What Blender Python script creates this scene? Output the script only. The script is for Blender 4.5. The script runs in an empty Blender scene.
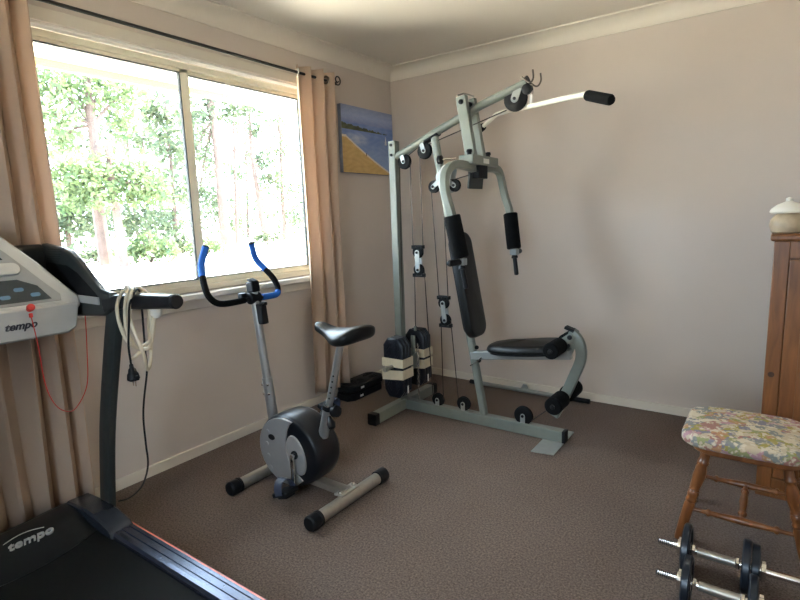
import bpy, math, random
from mathutils import Vector, Matrix
random.seed(7)
PI = math.pi
scene = bpy.context.scene
col = scene.collection
V = Vector

# ------------------------------------------------------------------ camera
CAMP = V((2.5415, -3.5157, 1.2716))
YAW, PITCH, ROLL, FPX = 0.6213, 0.1571, -0.0334, 527.46
def cam_axes():
    cy, sy, cp, sp = math.cos(YAW), math.sin(YAW), math.cos(PITCH), math.sin(PITCH)
    f = V((-sy*cp, cy*cp, -sp)); r = V((cy, sy, 0)); u = r.cross(f)
    c, s = math.cos(ROLL), math.sin(ROLL)
    return r*c + u*s, u*c - r*s, f
CR, CU, CF = cam_axes()
def at(x, y, axis, val):
    """the point where the line of sight of a measured image position meets a real plane"""
    d = CF + CR*((x-400)/FPX) + CU*((300-y)/FPX)
    t = (val-CAMP[axis])/d[axis]
    return CAMP + d*t
cd = bpy.data.cameras.new('camera'); cam = bpy.data.objects.new('camera', cd); col.objects.link(cam)
M = Matrix(((CR.x, CU.x, -CF.x, CAMP.x), (CR.y, CU.y, -CF.y, CAMP.y), (CR.z, CU.z, -CF.z, CAMP.z), (0, 0, 0, 1)))
cam.matrix_world = M
cd.sensor_width = 36; cd.lens = FPX/800*36; cd.clip_start = .02; cd.clip_end = 400
scene.camera = cam

# ------------------------------------------------------------------ materials
def nt(name):
    m = bpy.data.materials.new(name); m.use_nodes = True
    t = m.node_tree; return m, t, t.nodes['Principled BSDF']
def mat(name, c, rough=.5, metal=0, spec=.5, noise=0, nscale=30, bump=0, bscale=200, coat=0):
    m, t, b = nt(name)
    b.inputs['Base Color'].default_value = (*c, 1); b.inputs['Roughness'].default_value = rough
    b.inputs['Metallic'].default_value = metal; b.inputs['Specular IOR Level'].default_value = spec
    b.inputs['Coat Weight'].default_value = coat
    tc = t.nodes.new('ShaderNodeTexCoord')
    if noise:
        n = t.nodes.new('ShaderNodeTexNoise'); n.inputs['Scale'].default_value = nscale; n.inputs['Detail'].default_value = 5
        t.links.new(tc.outputs['Object'], n.inputs['Vector'])
        r = t.nodes.new('ShaderNodeValToRGB')
        r.color_ramp.elements[0].position = .3; r.color_ramp.elements[1].position = .7
        r.color_ramp.elements[0].color = (*[max(0, x*(1-noise)) for x in c], 1)
        r.color_ramp.elements[1].color = (*[min(1, x*(1+noise)) for x in c], 1)
        t.links.new(n.outputs['Fac'], r.inputs['Fac']); t.links.new(r.outputs['Color'], b.inputs['Base Color'])
    if bump:
        n = t.nodes.new('ShaderNodeTexNoise'); n.inputs['Scale'].default_value = bscale; n.inputs['Detail'].default_value = 3
        t.links.new(tc.outputs['Object'], n.inputs['Vector'])
        bp = t.nodes.new('ShaderNodeBump'); bp.inputs['Strength'].default_value = bump; bp.inputs['Distance'].default_value = .004
        t.links.new(n.outputs['Fac'], bp.inputs['Height']); t.links.new(bp.outputs['Normal'], b.inputs['Normal'])
    return m

WALL = mat('wall_paint', (.60, .522, .464), .75, spec=.25, noise=.015, nscale=3, bump=.05, bscale=260)
CEIL = mat('ceiling_paint', (.76, .70, .61), .8, spec=.2, noise=.01, nscale=3)
TRIM = mat('trim_paint', (.68, .62, .53), .45, noise=.02, nscale=8)
SILLM = mat('sill_paint', (.84, .81, .75), .35, noise=.02, nscale=8)
ALU = mat('cream_aluminium', (.88, .82, .65), .4, noise=.02, nscale=8)
SEAL = mat('dark_seal', (.03, .035, .03), .6)
IRON = mat('black_iron', (.012, .010, .009), .45, noise=.1)
GREY = mat('grey_steel_paint', (.190, .208, .182), .38, metal=.1, noise=.05, nscale=20)
GREYL = mat('light_steel', (.36, .38, .37), .35, metal=.5, noise=.05, nscale=20)
SILV = mat('silver_tube', (.42, .43, .43), .3, metal=.75, noise=.06, nscale=25)
WHEEL = mat('pulley_nylon', (.008, .008, .008), .6, spec=.12)
DSTEEL = mat('dark_steel_wire', (.10, .085, .07), .4, metal=.6)
CHROME = mat('chrome', (.72, .71, .69), .18, metal=1)
SATIN = mat('satin_steel', (.42, .40, .36), .38, metal=.75, noise=.06, nscale=40)
BLK = mat('black_plastic', (.009, .009, .010), .5, spec=.22, noise=.1)
BLKG = mat('black_gloss', (.007, .008, .011), .34, spec=.4)
FOAM = mat('black_foam', (.006, .006, .006), .95, spec=.15, bump=.5, bscale=400)
VINYL = mat('black_vinyl', (.0055, .006, .006), .42, spec=.28, bump=.12, bscale=120)
RUBBER = mat('dark_vinyl_weight', (.008, .010, .017), .38, noise=.2, nscale=40, bump=.15, bscale=160)
TAPE = mat('cream_tape', (.66, .58, .43), .55, noise=.06, nscale=30)
CABLE = mat('cable', (.025, .018, .015), .4)
BAR_W = mat('white_enamel', (.78, .75, .64), .3, noise=.03, nscale=20)
BLUE = mat('blue_foam', (.02, .13, .52), .75, spec=.25, bump=.3, bscale=400)
GUN = mat('gunmetal_plate', (.018, .024, .034), .33, metal=.3, noise=.1, nscale=40)
TMGREY = mat('treadmill_grey', (.036, .041, .039), .45, spec=.35, noise=.06)
TMBLK = mat('treadmill_black', (.006, .007, .008), .45, spec=.35, noise=.1, nscale=15)
TMCOV = mat('treadmill_cover', (.035, .042, .058), .25, metal=.3, noise=.08)
BELT = mat('running_belt', (.0045, .005, .005), .75, spec=.2, noise=.2, nscale=200, bump=.3, bscale=500)
FAIR = mat('bike_fairing_silver', (.34, .34, .34), .4, metal=.3, noise=.03)
STRAP = mat('pedal_strap', (.045, .055, .09), .4)
CONS = mat('console_silver', (.50, .50, .49), .35, metal=.35, noise=.03)
LCD = mat('display', (.02, .03, .035), .15)
LCDB = mat('display_blue', (.10, .22, .34), .3)
RED = mat('red_plastic', (.62, .03, .02), .45)
CORAL = mat('coral_edge_glint', (.80, .22, .17), .35)  # light from behind on the rail edge, put into the colour
CREAMC = mat('cream_cord', (.62, .53, .39), .4)
WHITEP = mat('white_plastic', (.72, .68, .60), .35)
LABELM = mat('white_label', (.75, .74, .70), .5)
LOGO = mat('logo_silver', (.60, .60, .58), .35, metal=.3)
LOGOD = mat('logo_dark', (.03, .03, .04), .4)

def carpet():
    m, t, b = nt('carpet_brown')
    tc = t.nodes.new('ShaderNodeTexCoord')
    n = t.nodes.new('ShaderNodeTexNoise'); n.inputs['Scale'].default_value = 130; n.inputs['Detail'].default_value = 6; n.inputs['Roughness'].default_value = .75
    n2 = t.nodes.new('ShaderNodeTexNoise'); n2.inputs['Scale'].default_value = 2.2; n2.inputs['Detail'].default_value = 3
    r = t.nodes.new('ShaderNodeValToRGB'); r.color_ramp.elements[0].position = .33; r.color_ramp.elements[1].position = .68
    r.color_ramp.elements[0].color = (.070, .050, .041, 1); r.color_ramp.elements[1].color = (.275, .215, .185, 1)
    mx = t.nodes.new('ShaderNodeMix'); mx.data_type = 'RGBA'; mx.blend_type = 'MULTIPLY'; mx.inputs['Factor'].default_value = .35
    r2 = t.nodes.new('ShaderNodeValToRGB'); r2.color_ramp.elements[0].position = .35; r2.color_ramp.elements[1].position = .65
    r2.color_ramp.elements[0].color = (.72, .70, .68, 1); r2.color_ramp.elements[1].color = (1, 1, 1, 1)
    for x in (n, n2): t.links.new(tc.outputs['Object'], x.inputs['Vector'])
    t.links.new(n.outputs['Fac'], r.inputs['Fac']); t.links.new(n2.outputs['Fac'], r2.inputs['Fac'])
    t.links.new(r.outputs['Color'], mx.inputs[6]); t.links.new(r2.outputs['Color'], mx.inputs[7])
    t.links.new(mx.outputs[2], b.inputs['Base Color']); b.inputs['Roughness'].default_value = 1; b.inputs['Specular IOR Level'].default_value = .1
    bp = t.nodes.new('ShaderNodeBump'); bp.inputs['Strength'].default_value = .9; bp.inputs['Distance'].default_value = .006
    t.links.new(n.outputs['Fac'], bp.inputs['Height']); t.links.new(bp.outputs['Normal'], b.inputs['Normal'])
    return m
CARPET = carpet()

def wood(name, c1, c2, scale=(1, 1, .12), wscale=14, rough=.35, knots=False):
    m, t, b = nt(name)
    tc = t.nodes.new('ShaderNodeTexCoord'); mp = t.nodes.new('ShaderNodeMapping'); mp.inputs['Scale'].default_value = scale
    w = t.nodes.new('ShaderNodeTexNoise'); w.inputs['Scale'].default_value = wscale; w.inputs['Detail'].default_value = 4; w.inputs['Distortion'].default_value = .6
    r = t.nodes.new('ShaderNodeValToRGB'); r.color_ramp.elements[0].position = .3; r.color_ramp.elements[1].position = .7
    r.color_ramp.elements[0].color = (*c1, 1); r.color_ramp.elements[1].color = (*c2, 1)
    t.links.new(tc.outputs['Object'], mp.inputs['Vector']); t.links.new(mp.outputs['Vector'], w.inputs['Vector'])
    t.links.new(w.outputs['Fac'], r.inputs['Fac']); t.links.new(r.outputs['Color'], b.inputs['Base Color'])
    b.inputs['Roughness'].default_value = rough
    return m
WOODS = wood('stool_wood', (.12, .040, .012), (.25, .090, .028), wscale=30, rough=.28)
PINE = wood('pine', (.13, .046, .014), (.24, .090, .026), wscale=45, rough=.4)
KNOT = mat('pine_knot', (.045, .015, .008), .5, noise=.3, nscale=120)

def curtain_mat(name, c, trans=.35):
    m, t, b = nt(name)
    b.inputs['Base Color'].default_value = (*c, 1); b.inputs['Roughness'].default_value = .9; b.inputs['Specular IOR Level'].default_value = .15
    tr = t.nodes.new('ShaderNodeBsdfTranslucent'); tr.inputs['Color'].default_value = (*c, 1)
    mx = t.nodes.new('ShaderNodeMixShader'); mx.inputs['Fac'].default_value = trans
    tc = t.nodes.new('ShaderNodeTexCoord'); n = t.nodes.new('ShaderNodeTexNoise'); n.inputs['Scale'].default_value = 300
    bp = t.nodes.new('ShaderNodeBump'); bp.inputs['Strength'].default_value = .2; bp.inputs['Distance'].default_value = .002
    t.links.new(tc.outputs['Object'], n.inputs['Vector']); t.links.new(n.outputs['Fac'], bp.inputs['Height']); t.links.new(bp.outputs['Normal'], b.inputs['Normal'])
    t.links.new(b.outputs[0], mx.inputs[1]); t.links.new(tr.outputs[0], mx.inputs[2])
    t.links.new(mx.outputs[0], t.nodes['Material Output'].inputs['Surface'])
    return m
CURT = curtain_mat('beige_curtain', (.62, .475, .365), .30)

def glass_mat():
    m, t, b = nt('window_glass'); t.nodes.remove(b)
    tr = t.nodes.new('ShaderNodeBsdfTransparent'); tr.inputs['Color'].default_value = (.97, .985, .975, 1)
    g = t.nodes.new('ShaderNodeBsdfGlossy'); g.inputs['Roughness'].default_value = .02
    fr = t.nodes.new('ShaderNodeFresnel'); fr.inputs['IOR'].default_value = 1.25
    mx = t.nodes.new('ShaderNodeMixShader')
    t.links.new(fr.outputs[0], mx.inputs['Fac']); t.links.new(tr.outputs[0], mx.inputs[1]); t.links.new(g.outputs[0], mx.inputs[2])
    t.links.new(mx.outputs[0], t.nodes['Material Output'].inputs['Surface'])
    return m
GLASS = glass_mat()

def leaf_mat(name, c1, c2):
    m, t, b = nt(name)
    tc = t.nodes.new('ShaderNodeTexCoord'); n = t.nodes.new('ShaderNodeTexNoise'); n.inputs['Scale'].default_value = 1.3
    r = t.nodes.new('ShaderNodeValToRGB'); r.color_ramp.elements[0].position = .35; r.color_ramp.elements[1].position = .65
    r.color_ramp.elements[0].color = (*c1, 1); r.color_ramp.elements[1].color = (*c2, 1)
    t.links.new(tc.outputs['Object'], n.inputs['Vector']); t.links.new(n.outputs['Fac'], r.inputs['Fac'])
    tr = t.nodes.new('ShaderNodeBsdfTranslucent'); mx = t.nodes.new('ShaderNodeMixShader'); mx.inputs['Fac'].default_value = .45
    t.links.new(r.outputs['Color'], b.inputs['Base Color']); t.links.new(r.outputs['Color'], tr.inputs['Color'])
    b.inputs['Roughness'].default_value = .6
    t.links.new(b.outputs[0], mx.inputs[1]); t.links.new(tr.outputs[0], mx.inputs[2])
    t.links.new(mx.outputs[0], t.nodes['Material Output'].inputs['Surface'])
    return m
LEAF1 = leaf_mat('leaves_green', (.045, .080, .030), (.12, .16, .07))
LEAF2 = leaf_mat('leaves_pale', (.036, .056, .028), (.085, .112, .062))
BARK = mat('gum_bark', (.085, .057, .049), .9, noise=.25, nscale=3)
GROUND = mat('dry_pale_ground', (.62, .58, .50), .95, noise=.12, nscale=.8)
SOFFIT = mat('soffit_white', (.80, .79, .72), .7)
FASCIA = mat('fascia_cream', (.40, .33, .13), .5)

# ------------------------------------------------------------------ object helpers
WL = {}
def link(o, parent=None):
    col.objects.link(o)
    if parent is not None: o.parent = parent
def thing(name, loc, label, cat, group=None):
    o = bpy.data.objects.new(name, None); o.empty_display_size = .1
    link(o); o.location = loc; WL[o.name] = V(loc)
    o['label'] = label; o['category'] = cat
    if group: o['group'] = group
    return o
def tag(o, label, cat, group=None):
    o['label'] = label; o['category'] = cat
    if group: o['group'] = group
    return o

class MB:
    def __init__(s): s.v = []; s.f = []; s.mi = []; s.cur = 0
    def add(s, vs, fs):
        k = len(s.v); s.v += [V(p) for p in vs]; s.f += [tuple(i+k for i in f) for f in fs]; s.mi += [s.cur]*len(fs); return s
    def box(s, c, d, R=None):
        c = V(c); R = R or Matrix.Identity(3)
        vs = [c + R @ V((d[0]/2*i, d[1]/2*j, d[2]/2*k)) for i in (-1, 1) for j in (-1, 1) for k in (-1, 1)]
        return s.add(vs, [(0, 1, 3, 2), (4, 6, 7, 5), (0, 4, 5, 1), (2, 3, 7, 6), (0, 2, 6, 4), (1, 5, 7, 3)])
    def bb(s, x0, x1, y0, y1, z0, z1):
        return s.box(((x0+x1)/2, (y0+y1)/2, (z0+z1)/2), (abs(x1-x0), abs(y1-y0), abs(z1-z0)))
    def loft(s, rings, cap=True, close=False):
        n = len(rings[0]); vs = [p for r in rings for p in r]; fs = []
        m = len(rings)
        for i in range(m if close else m-1):
            a = i*n; b = ((i+1) % m)*n
            for j in range(n):
                k = (j+1) % n; fs.append((a+j, a+k, b+k, b+j))
        if cap and not close:
            fs.append(tuple(range(n-1, -1, -1))); fs.append(tuple((m-1)*n+j for j in range(n)))
        return s.add(vs, fs)
    def frames(s, pts, ref=None):
        pts = [V(p) for p in pts]; out = []
        prev = None
        for i, p in enumerate(pts):
            if i == 0: t = pts[1]-pts[0]
            elif i == len(pts)-1: t = pts[-1]-pts[-2]
            else: t = (pts[i+1]-p).normalized() + (p-pts[i-1]).normalized()
            t.normalize()
            if ref is not None: a = V(ref) - t*V(ref).dot(t)
            elif prev is None:
                a = V((0, 0, 1)) if abs(t.z) < .9 else V((1, 0, 0)); a = a - t*a.dot(t)
            else: a = prev - t*prev.dot(t)
            a.normalize(); prev = a
            out.append((p, a, t.cross(a)))
        return out
    def tube(s, pts, r, n=12, cap=True, close=False):
        rs = r if isinstance(r, (list, tuple)) else [r]*len(pts)
        rings = [[p + a*math.cos(2*PI*k/n)*q + b*math.sin(2*PI*k/n)*q for k in range(n)] for (p, a, b), q in zip(s.frames(pts), rs)]
        return s.loft(rings, cap, close)
    def rect(s, pts, w, h, ref, rnd=.10):
        """rounded rectangular section, w along ref, h across"""
        c = min(w, h)*rnd
        prof = []
        for sx, sy, a0 in ((1, 1, 0), (-1, 1, 90), (-1, -1, 180), (1, -1, 270)):
            for k in range(3):
                a = math.radians(a0+45*k); prof.append((sx*(w/2-c)+c*math.cos(a), sy*(h/2-c)+c*math.sin(a)))
        rings = [[p + a*x + b*y for x, y in prof] for p, a, b in s.frames(pts, ref)]
        return s.loft(rings)
    def lathe(s, prof, p0, axis, n=24):
        """prof: (t along axis, radius)"""
        p0 = V(p0); ax = V(axis).normalized()
        a = V((0, 0, 1)) if abs(ax.z) < .9 else V((1, 0, 0)); a = (a-ax*a.dot(ax)).normalized(); b = ax.cross(a)
        rings = [[p0 + ax*t + (a*math.cos(2*PI*k/n)+b*math.sin(2*PI*k/n))*max(r, .0002) for k in range(n)] for t, r in prof]
        return s.loft(rings)
    def prism(s, poly, o, ex, ey, ez, t):
        """poly in (ex,ey) plane at o, extruded symmetric t along ez"""
        o, ex, ey, ez = V(o), V(ex), V(ey), V(ez)
        return s.loft([[o+ex*x+ey*y+ez*(-t/2) for x, y in poly], [o+ex*x+ey*y+ez*(t/2) for x, y in poly]])
    def pad(s, poly, o, ex, ey, ez, t, r=.02, dome=.01, k=5):
        """cushion: outline poly (convex) with rounded edges and a domed top"""
        o, ex, ey, ez = V(o), V(ex), V(ey), V(ez)
        cx = sum(p[0] for p in poly)/len(poly); cy = sum(p[1] for p in poly)/len(poly)
        L = sum(math.hypot(p[0]-cx, p[1]-cy) for p in poly)/len(poly)
        def ring(inset, z):
            out = []
            for x, y in poly:
                d = math.hypot(x-cx, y-cy); q = max(0, (d-inset))/d
                out.append(o+ex*(cx+(x-cx)*q)+ey*(cy+(y-cy)*q)+ez*z)
            return out
        rings = []
        rb = min(r, t*.35)
        for i in range(k+1):
            a = PI/2*i/k; rings.append(ring(rb*(1-math.sin(a)), rb*(1-math.cos(a))))
        for i in range(k+1):
            a = PI/2*i/k; rings.append(ring(r*(1-math.cos(a)), t-r+r*math.sin(a)))
        for q in (.25, .5, .75, .95): rings.append(ring(r+(L-r)*q, t+dome*(1-(1-q)**2)))
        return s.loft(rings)
    def build(s, name, m, parent=None, smooth=35, bevel=0, loc=None, seg=2):
        me = bpy.data.meshes.new(name)
        if parent is not None: off = WL[parent.name]
        elif loc is not None: off = V(loc)
        else: off = V((0, 0, 0))
        me.from_pydata([p-off for p in s.v], [], s.f)
        ms = m if isinstance(m, (list, tuple)) else [m]
        for x in ms: me.materials.append(x)
        me.validate(); 
        import bmesh
        bm = bmesh.new(); bm.from_mesh(me); bmesh.ops.recalc_face_normals(bm, faces=bm.faces); bm.to_mesh(me); bm.free()
        if len(ms) > 1:
            for p, i in zip(me.polygons, s.mi): p.material_index = i
        if smooth:
            for p in me.polygons: p.use_smooth = True
            me.set_sharp_from_angle(angle=math.radians(smooth))
        o = bpy.data.objects.new(name, me); link(o, parent)
        if parent is None: o.location = off
        WL[o.name] = off
        if bevel:
            b = o.modifiers.new('bevel', 'BEVEL'); b.width = bevel; b.segments = seg; b.limit_method = 'ANGLE'; b.angle_limit = math.radians(40)
        return o
def struct(o): o['kind'] = 'structure'; return o
def rrect(w, h, r, n=5, cx=0, cy=0):
    out = []
    for sx, sy, a0 in ((1, 1, 0), (-1, 1, 90), (-1, -1, 180), (1, -1, 270)):
        for k in range(n+1):
            a = math.radians(a0+90*k/n); out.append((cx+sx*(w/2-r)+r*math.cos(a), cy+sy*(h/2-r)+r*math.sin(a)))
    return out
def smooth_path(pts, n=6):
    pts = [V(p) for p in pts]; out = []
    P = [pts[0]*2-pts[1]]+pts+[pts[-1]*2-pts[-2]]
    for i in range(1, len(P)-2):
        for k in range(n):
            t = k/n; a, b, c, d = P[i-1], P[i], P[i+1], P[i+2]
            out.append(.5*((2*b)+(c-a)*t+(2*a-5*b+4*c-d)*t*t+(3*b-a-3*c+d)*t**3))
    out.append(pts[-1]); return out
def text_mesh(name, body, size, R, loc, m, parent, extrude=.0008, shear=.35, bold=.0):
    cu = bpy.data.curves.new(name, 'FONT'); cu.body = body; cu.size = size; cu.extrude = extrude; cu.shear = shear; cu.offset = bold
    cu.align_x = 'CENTER'; cu.align_y = 'CENTER'
    tmp = bpy.data.objects.new(name+'_t', cu); col.objects.link(tmp)
    bpy.context.view_layer.update()
    me = bpy.data.meshes.new_from_object(tmp.evaluated_get(bpy.context.evaluated_depsgraph_get()))
    bpy.data.objects.remove(tmp)
    off = WL[parent.name]
    for v in me.vertices: v.co = (V(loc) + R @ v.co) - off
    me.materials.clear(); me.materials.append(m)
    o = bpy.data.objects.new(name, me); link(o, parent); WL[o.name] = off
    return o
def copy_tree(o, parent=None, data=False):
    c = o.copy(); col.objects.link(c); c.parent = parent
    WL[c.name] = WL.get(o.name, V((0, 0, 0))).copy()
    for ch in list(o.children): copy_tree(ch, c)
    return c

# ------------------------------------------------------------------ the room
RX, RY, RH = 3.45, -4.7, 2.40
struct(MB().bb(-.0, RX, RY, 0, -.1, 0).build('floor', CARPET, smooth=0))
struct(MB().bb(-.12, RX+.12, RY-.12, .12, RH, RH+.12).build('ceiling', CEIL, smooth=0))
WY0, WY1, WZ0, WZ1 = -2.62, -0.851, .90, 2.116
w = MB()
w.bb(-.12, 0, RY-.12, WY0, -.5, RH); w.bb(-.12, 0, WY1, .12, -.5, RH)
w.bb(-.12, 0, WY0, WY1, -.5, WZ0); w.bb(-.12, 0, WY0, WY1, WZ1, RH)
struct(w.build('wall_left', WALL, smooth=0))
struct(MB().bb(0, RX, 0, .12, -.1, RH).build('wall_back', WALL, smooth=0))
struct(MB().bb(RX, RX+.12, RY, .12, -.1, RH).build('wall_right', WALL, smooth=0))
FX0, FX1, FZ0, FZ1 = 1.6, 2.6, 1.0, 2.05  # opening for the added fill window
w = MB(); w.bb(0, FX0, RY-.12, RY, -.1, RH); w.bb(FX1, RX, RY-.12, RY, -.1, RH); w.bb(FX0, FX1, RY-.12, RY, -.1, FZ0); w.bb(FX0, FX1, RY-.12, RY, FZ1, RH)
struct(w.build('wall_front', WALL, smooth=0))
# cove cornice
def cornice(name, p0, p1, inward):
    prof = [(0, 2.31), (.004, 2.31)]
    for k in range(9):
        a = PI/2*k/8; prof.append((.006+.084*(1-math.cos(a)), 2.312+.078*math.sin(a)))
    prof += [(.094, 2.391), (.094, 2.40), (0, 2.40)]
    rings = []
    for p in (p0, p1): rings.append([V((p[0], p[1], 0))+V(inward)*a+V((0, 0, z)) for a, z in prof])
    return struct(MB().loft(rings).build(name, CEIL, smooth=30))
cornice('trim_1', (0, RY), (0, -.0), (1, 0, 0)); cornice('trim_2', (0, 0), (RX, 0), (0, -1, 0))
def skirting(name, x0, x1, y0, y1):
    return struct(MB().bb(x0, x1, y0, y1, 0, .056).build(name, TRIM, bevel=.004))
skirting('baseboard_left', 0, .014, RY, 0); skirting('baseboard_back', .014, RX, -.014, 0)
skirting('baseboard_right', RX-.014, RX, RY, -.014); skirting('baseboard_front', .014, RX-.014, RY, RY+.014)

# window
win = bpy.data.objects.new('window_1', None); link(win); win.location = (0, (WY0+WY1)/2, WZ0); WL[win.name] = V(win.location); struct(win)
f = MB(); fx0, fx1 = -.110, -.050
f.bb(fx0, fx1, WY0, WY1, 2.072, WZ1-.012); f.bb(fx0, fx1, WY0, WY1, WZ0, .932)
f.bb(fx0, fx1, WY0, WY0+.045, .932, 2.072); f.bb(fx0, fx1, WY1-.04, WY1, .932, 2.072)
struct(f.build('window_frame', ALU, win, bevel=.003))
def sash(y0, y1, x, ta, tb, name='window_sash'):
    m = MB(); t = .030; z0, z1 = .933, 2.071
    m.bb(x-.011, x+.011, y0, y1, z1-t*.6, z1); m.bb(x-.011, x+.011, y0, y1, z0, z0+t)
    m.bb(x-.011, x+.011, y0, y0+ta, z0, z1); m.bb(x-.011, x+.011, y1-tb, y1, z0, z1)
    s_ = struct(m.build(name, ALU, win, bevel=.002))
    g = MB(); q = .006
    for (a, b, c, d) in ((y0+ta, y1-tb, z1-t*.6-q, z1-t*.6), (y0+ta, y1-tb, z0+t, z0+t+q), (y0+ta, y0+ta+q, z0+t, z1-t*.6), (y1-tb-q, y1-tb, z0+t, z1-t*.6)):
        g.bb(x-.009, x+.0115, a, b, c, d)
    struct(g.build('glazing_seal', SEAL, s_))
    p = struct(MB().bb(x-.002, x+.002, y0+ta, y1-tb, z0+t, z1-t*.6).build('pane', GLASS, s_, smooth=0))
sash(-1.770, WY1-.042, -.088, .018, .030); sash(WY0+.047, -1.748, -.063, .030, .050)
# reveal lining and sill nosing, head architrave
m = MB(); m.bb(-.050, .0, WY0, WY1, WZ1-.010, WZ1); m.bb(-.050, 0, WY0, WY0+.012, WZ0, WZ1); m.bb(-.045, 0, WY1-.012, WY1, WZ0, WZ1)
struct(m.build('window_reveal', SILLM, win))
struct(MB().bb(-.045, .042, WY0-.06, WY1+.06, .868, .900).build('window_sill', SILLM, win, bevel=.006))
a = MB(); a.bb(0, .014, WY0-.06, WY1+.06, WZ1, WZ1+.055)
a.bb(0, .014, WY0-.055, WY0, .90, WZ1); a.bb(0, .014, WY1, WY1+.055, .90, WZ1)
struct(a.build('architrave', TRIM, win, bevel=.003))
struct(MB().bb(0, .012, WY0-.05, WY1+.05, .815, .868).build('sill_apron', TRIM, win, bevel=.003))

# added window in the unseen wall behind the viewpoint, put in for fill light
fill_win = bpy.data.objects.new('fill_window', None); link(fill_win); fill_win.location = ((FX0+FX1)/2, RY, FZ0); WL[fill_win.name] = V(fill_win.location); struct(fill_win)
f = MB(); mid = (FX0+FX1)/2
for a_ in ((FX0, FX1, FZ0, FZ0+.05), (FX0, FX1, FZ1-.05, FZ1), (FX0, FX0+.05, FZ0+.05, FZ1-.05), (FX1-.05, FX1, FZ0+.05, FZ1-.05), (mid-.03, mid+.03, FZ0+.05, FZ1-.05)):
    f.bb(a_[0], a_[1], RY-.09, RY-.05, a_[2], a_[3])
struct(f.build('window_frame', ALU, fill_win, bevel=.002))
for a_, b_ in ((FX0+.05, mid-.03), (mid+.03, FX1-.05)): struct(MB().bb(a_, b_, RY-.072, RY-.068, FZ0+.05, FZ1-.05).build('pane', GLASS, fill_win, smooth=0))

# eaves outside
struct(MB().bb(-.72, -.12, -7, 3, 2.17, 2.19).build('trim_3', SOFFIT, smooth=0))
struct(MB().bb(-.75, -.72, -7, 3, 2.125, 2.26).build('trim_4', FASCIA, bevel=.01))

# ------------------------------------------------------------------ outside
gv = MB(); gv.bb(-120, -.12, -60, 120, -.7, -.5); gv.bb(-.12, 60, -60, RY-.12, -.7, -.5)
struct(gv.build('floor_outside', GROUND, smooth=0))
def at_d(px, py, D):
    d = CF + CR*((px-400)/FPX) + CU*((300-py)/FPX); h = math.hypot(d.x, d.y)
    return CAMP + d*(D/h)
def leaves(blobs, n, size, mb):
    tot = sum(b[1]**2 for b in blobs)
    for c, r in blobs:
        for _ in range(int(n*r*r/tot)):
            u = V((random.gauss(0, 1), random.gauss(0, 1), random.gauss(0, .8))).normalized()*r*random.random()**.45
            p = c+u; s_ = size*random.uniform(.6, 1.3)
            a = V((random.gauss(0, 1), random.gauss(0, 1), random.gauss(0, 1))).normalized()
            b = a.cross(V((random.gauss(0, 1), random.gauss(0, 1), random.gauss(0, 1)))).normalized()
            mb.add([p-a*s_, p+b*s_*.45, p+a*s_, p-b*s_*.45], [(0, 1, 2, 3)])
def tree(name, trunk, D, r0, blobs, n, leafm, label, cat='tree', lsize=None, group='gum trees beyond the window'):
    """trunk: image measurements turned into points at the tree's own real distance"""
    lsize = lsize or (.16 if D < 33 else .23)
    pts = [at_d(x, y, D) for x, y in trunk]
    base = pts[0].copy(); base.z = -.5
    t = thing(name, base, label, cat, group)
    pts = [base]+pts[1:] if len(pts) > 1 else [base, base+V((0, 0, 1))]
    sp = smooth_path(pts, 5); k = len(sp)
    mb = MB(); mb.tube(sp, [r0*(1-.6*i/(k-1)) for i in range(k)], 10)
    B = [(at_d(x, y, D+dd), rr) for x, y, rr, dd in blobs]
    for c, rr in B[:6]:
        st = sp[min(k-1, int(k*.6))]
        mb.tube(smooth_path([st, (st+c)/2+V((0, 0, rr*.2)), c], 4), [r0*.3*(1-.09*i) for i in range(9)], 6)
    mb.build('trunk', BARK, t)
    lb = MB(); leaves(B, n, lsize, lb); lb.build('foliage', leafm, t, smooth=0)
tree('gum_tree', [(106, 262), (98, 205), (95, 150), (88, 90), (84, 40)], 28, .30,
     [(50, 115, 1.3, -.5), (72, 90, 1.3, 0), (100, 85, 1.4, .4), (128, 95, 1.2, 0), (60, 140, 1.0, 1), (45, 80, 1.1, 0), (118, 120, .9, 1)], 2600, LEAF1,
     'broad pale gum tree seen through the left pane, its crown highest in that pane')
tree('gum_tree', [(124, 262), (117, 215), (111, 175), (106, 140)], 26, .20,
     [(60, 175, 1.0, 0), (85, 178, 1.2, 0), (112, 172, 1.3, 0), (140, 175, 1.1, .5), (155, 192, .9, 0), (100, 196, .8, -.5), (70, 200, .7, 0), (135, 198, .7, .6)], 2600, LEAF1,
     'slender gum with a low spreading green crown, left pane')
tree('gum_tree', [(176, 250), (174, 200), (170, 150), (165, 100)], 36, .16,
     [(165, 120, 1.3, 0), (176, 150, 1.3, 0), (172, 190, 1.5, 0), (165, 225, 1.4, 0), (150, 110, .8, 0)], 1500, LEAF2,
     'thin gum with leaves all down its stem, just left of the window mullion')
tree('gum_tree', [(226, 243), (222, 200), (216, 140), (209, 98), (204, 80)], 44, .42,
     [(197, 115, 1.6, 0), (196, 150, 1.4, 0), (215, 92, 1.2, 0), (199, 195, 1.7, 1)], 1200, LEAF2,
     'thick reddish gum trunk leaning left in the right pane')
tree('gum_tree', [(237, 241), (236, 200), (235, 160), (233, 120)], 46, .17,
     [(240, 105, 1.4, 0), (228, 115, 1.0, 0), (236, 175, .9, 1)], 500, LEAF2,
     'thin straight gum just right of the thick reddish one')
tree('gum_tree', [(266, 238), (259, 200), (252, 155), (249, 110)], 48, .28,
     [(250, 108, 1.2, 0), (262, 160, 1.2, 1), (270, 178, 1.3, 0), (255, 130, .8, 0)], 800, LEAF2,
     'dark leaning gum trunk in the middle of the right pane')
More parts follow.
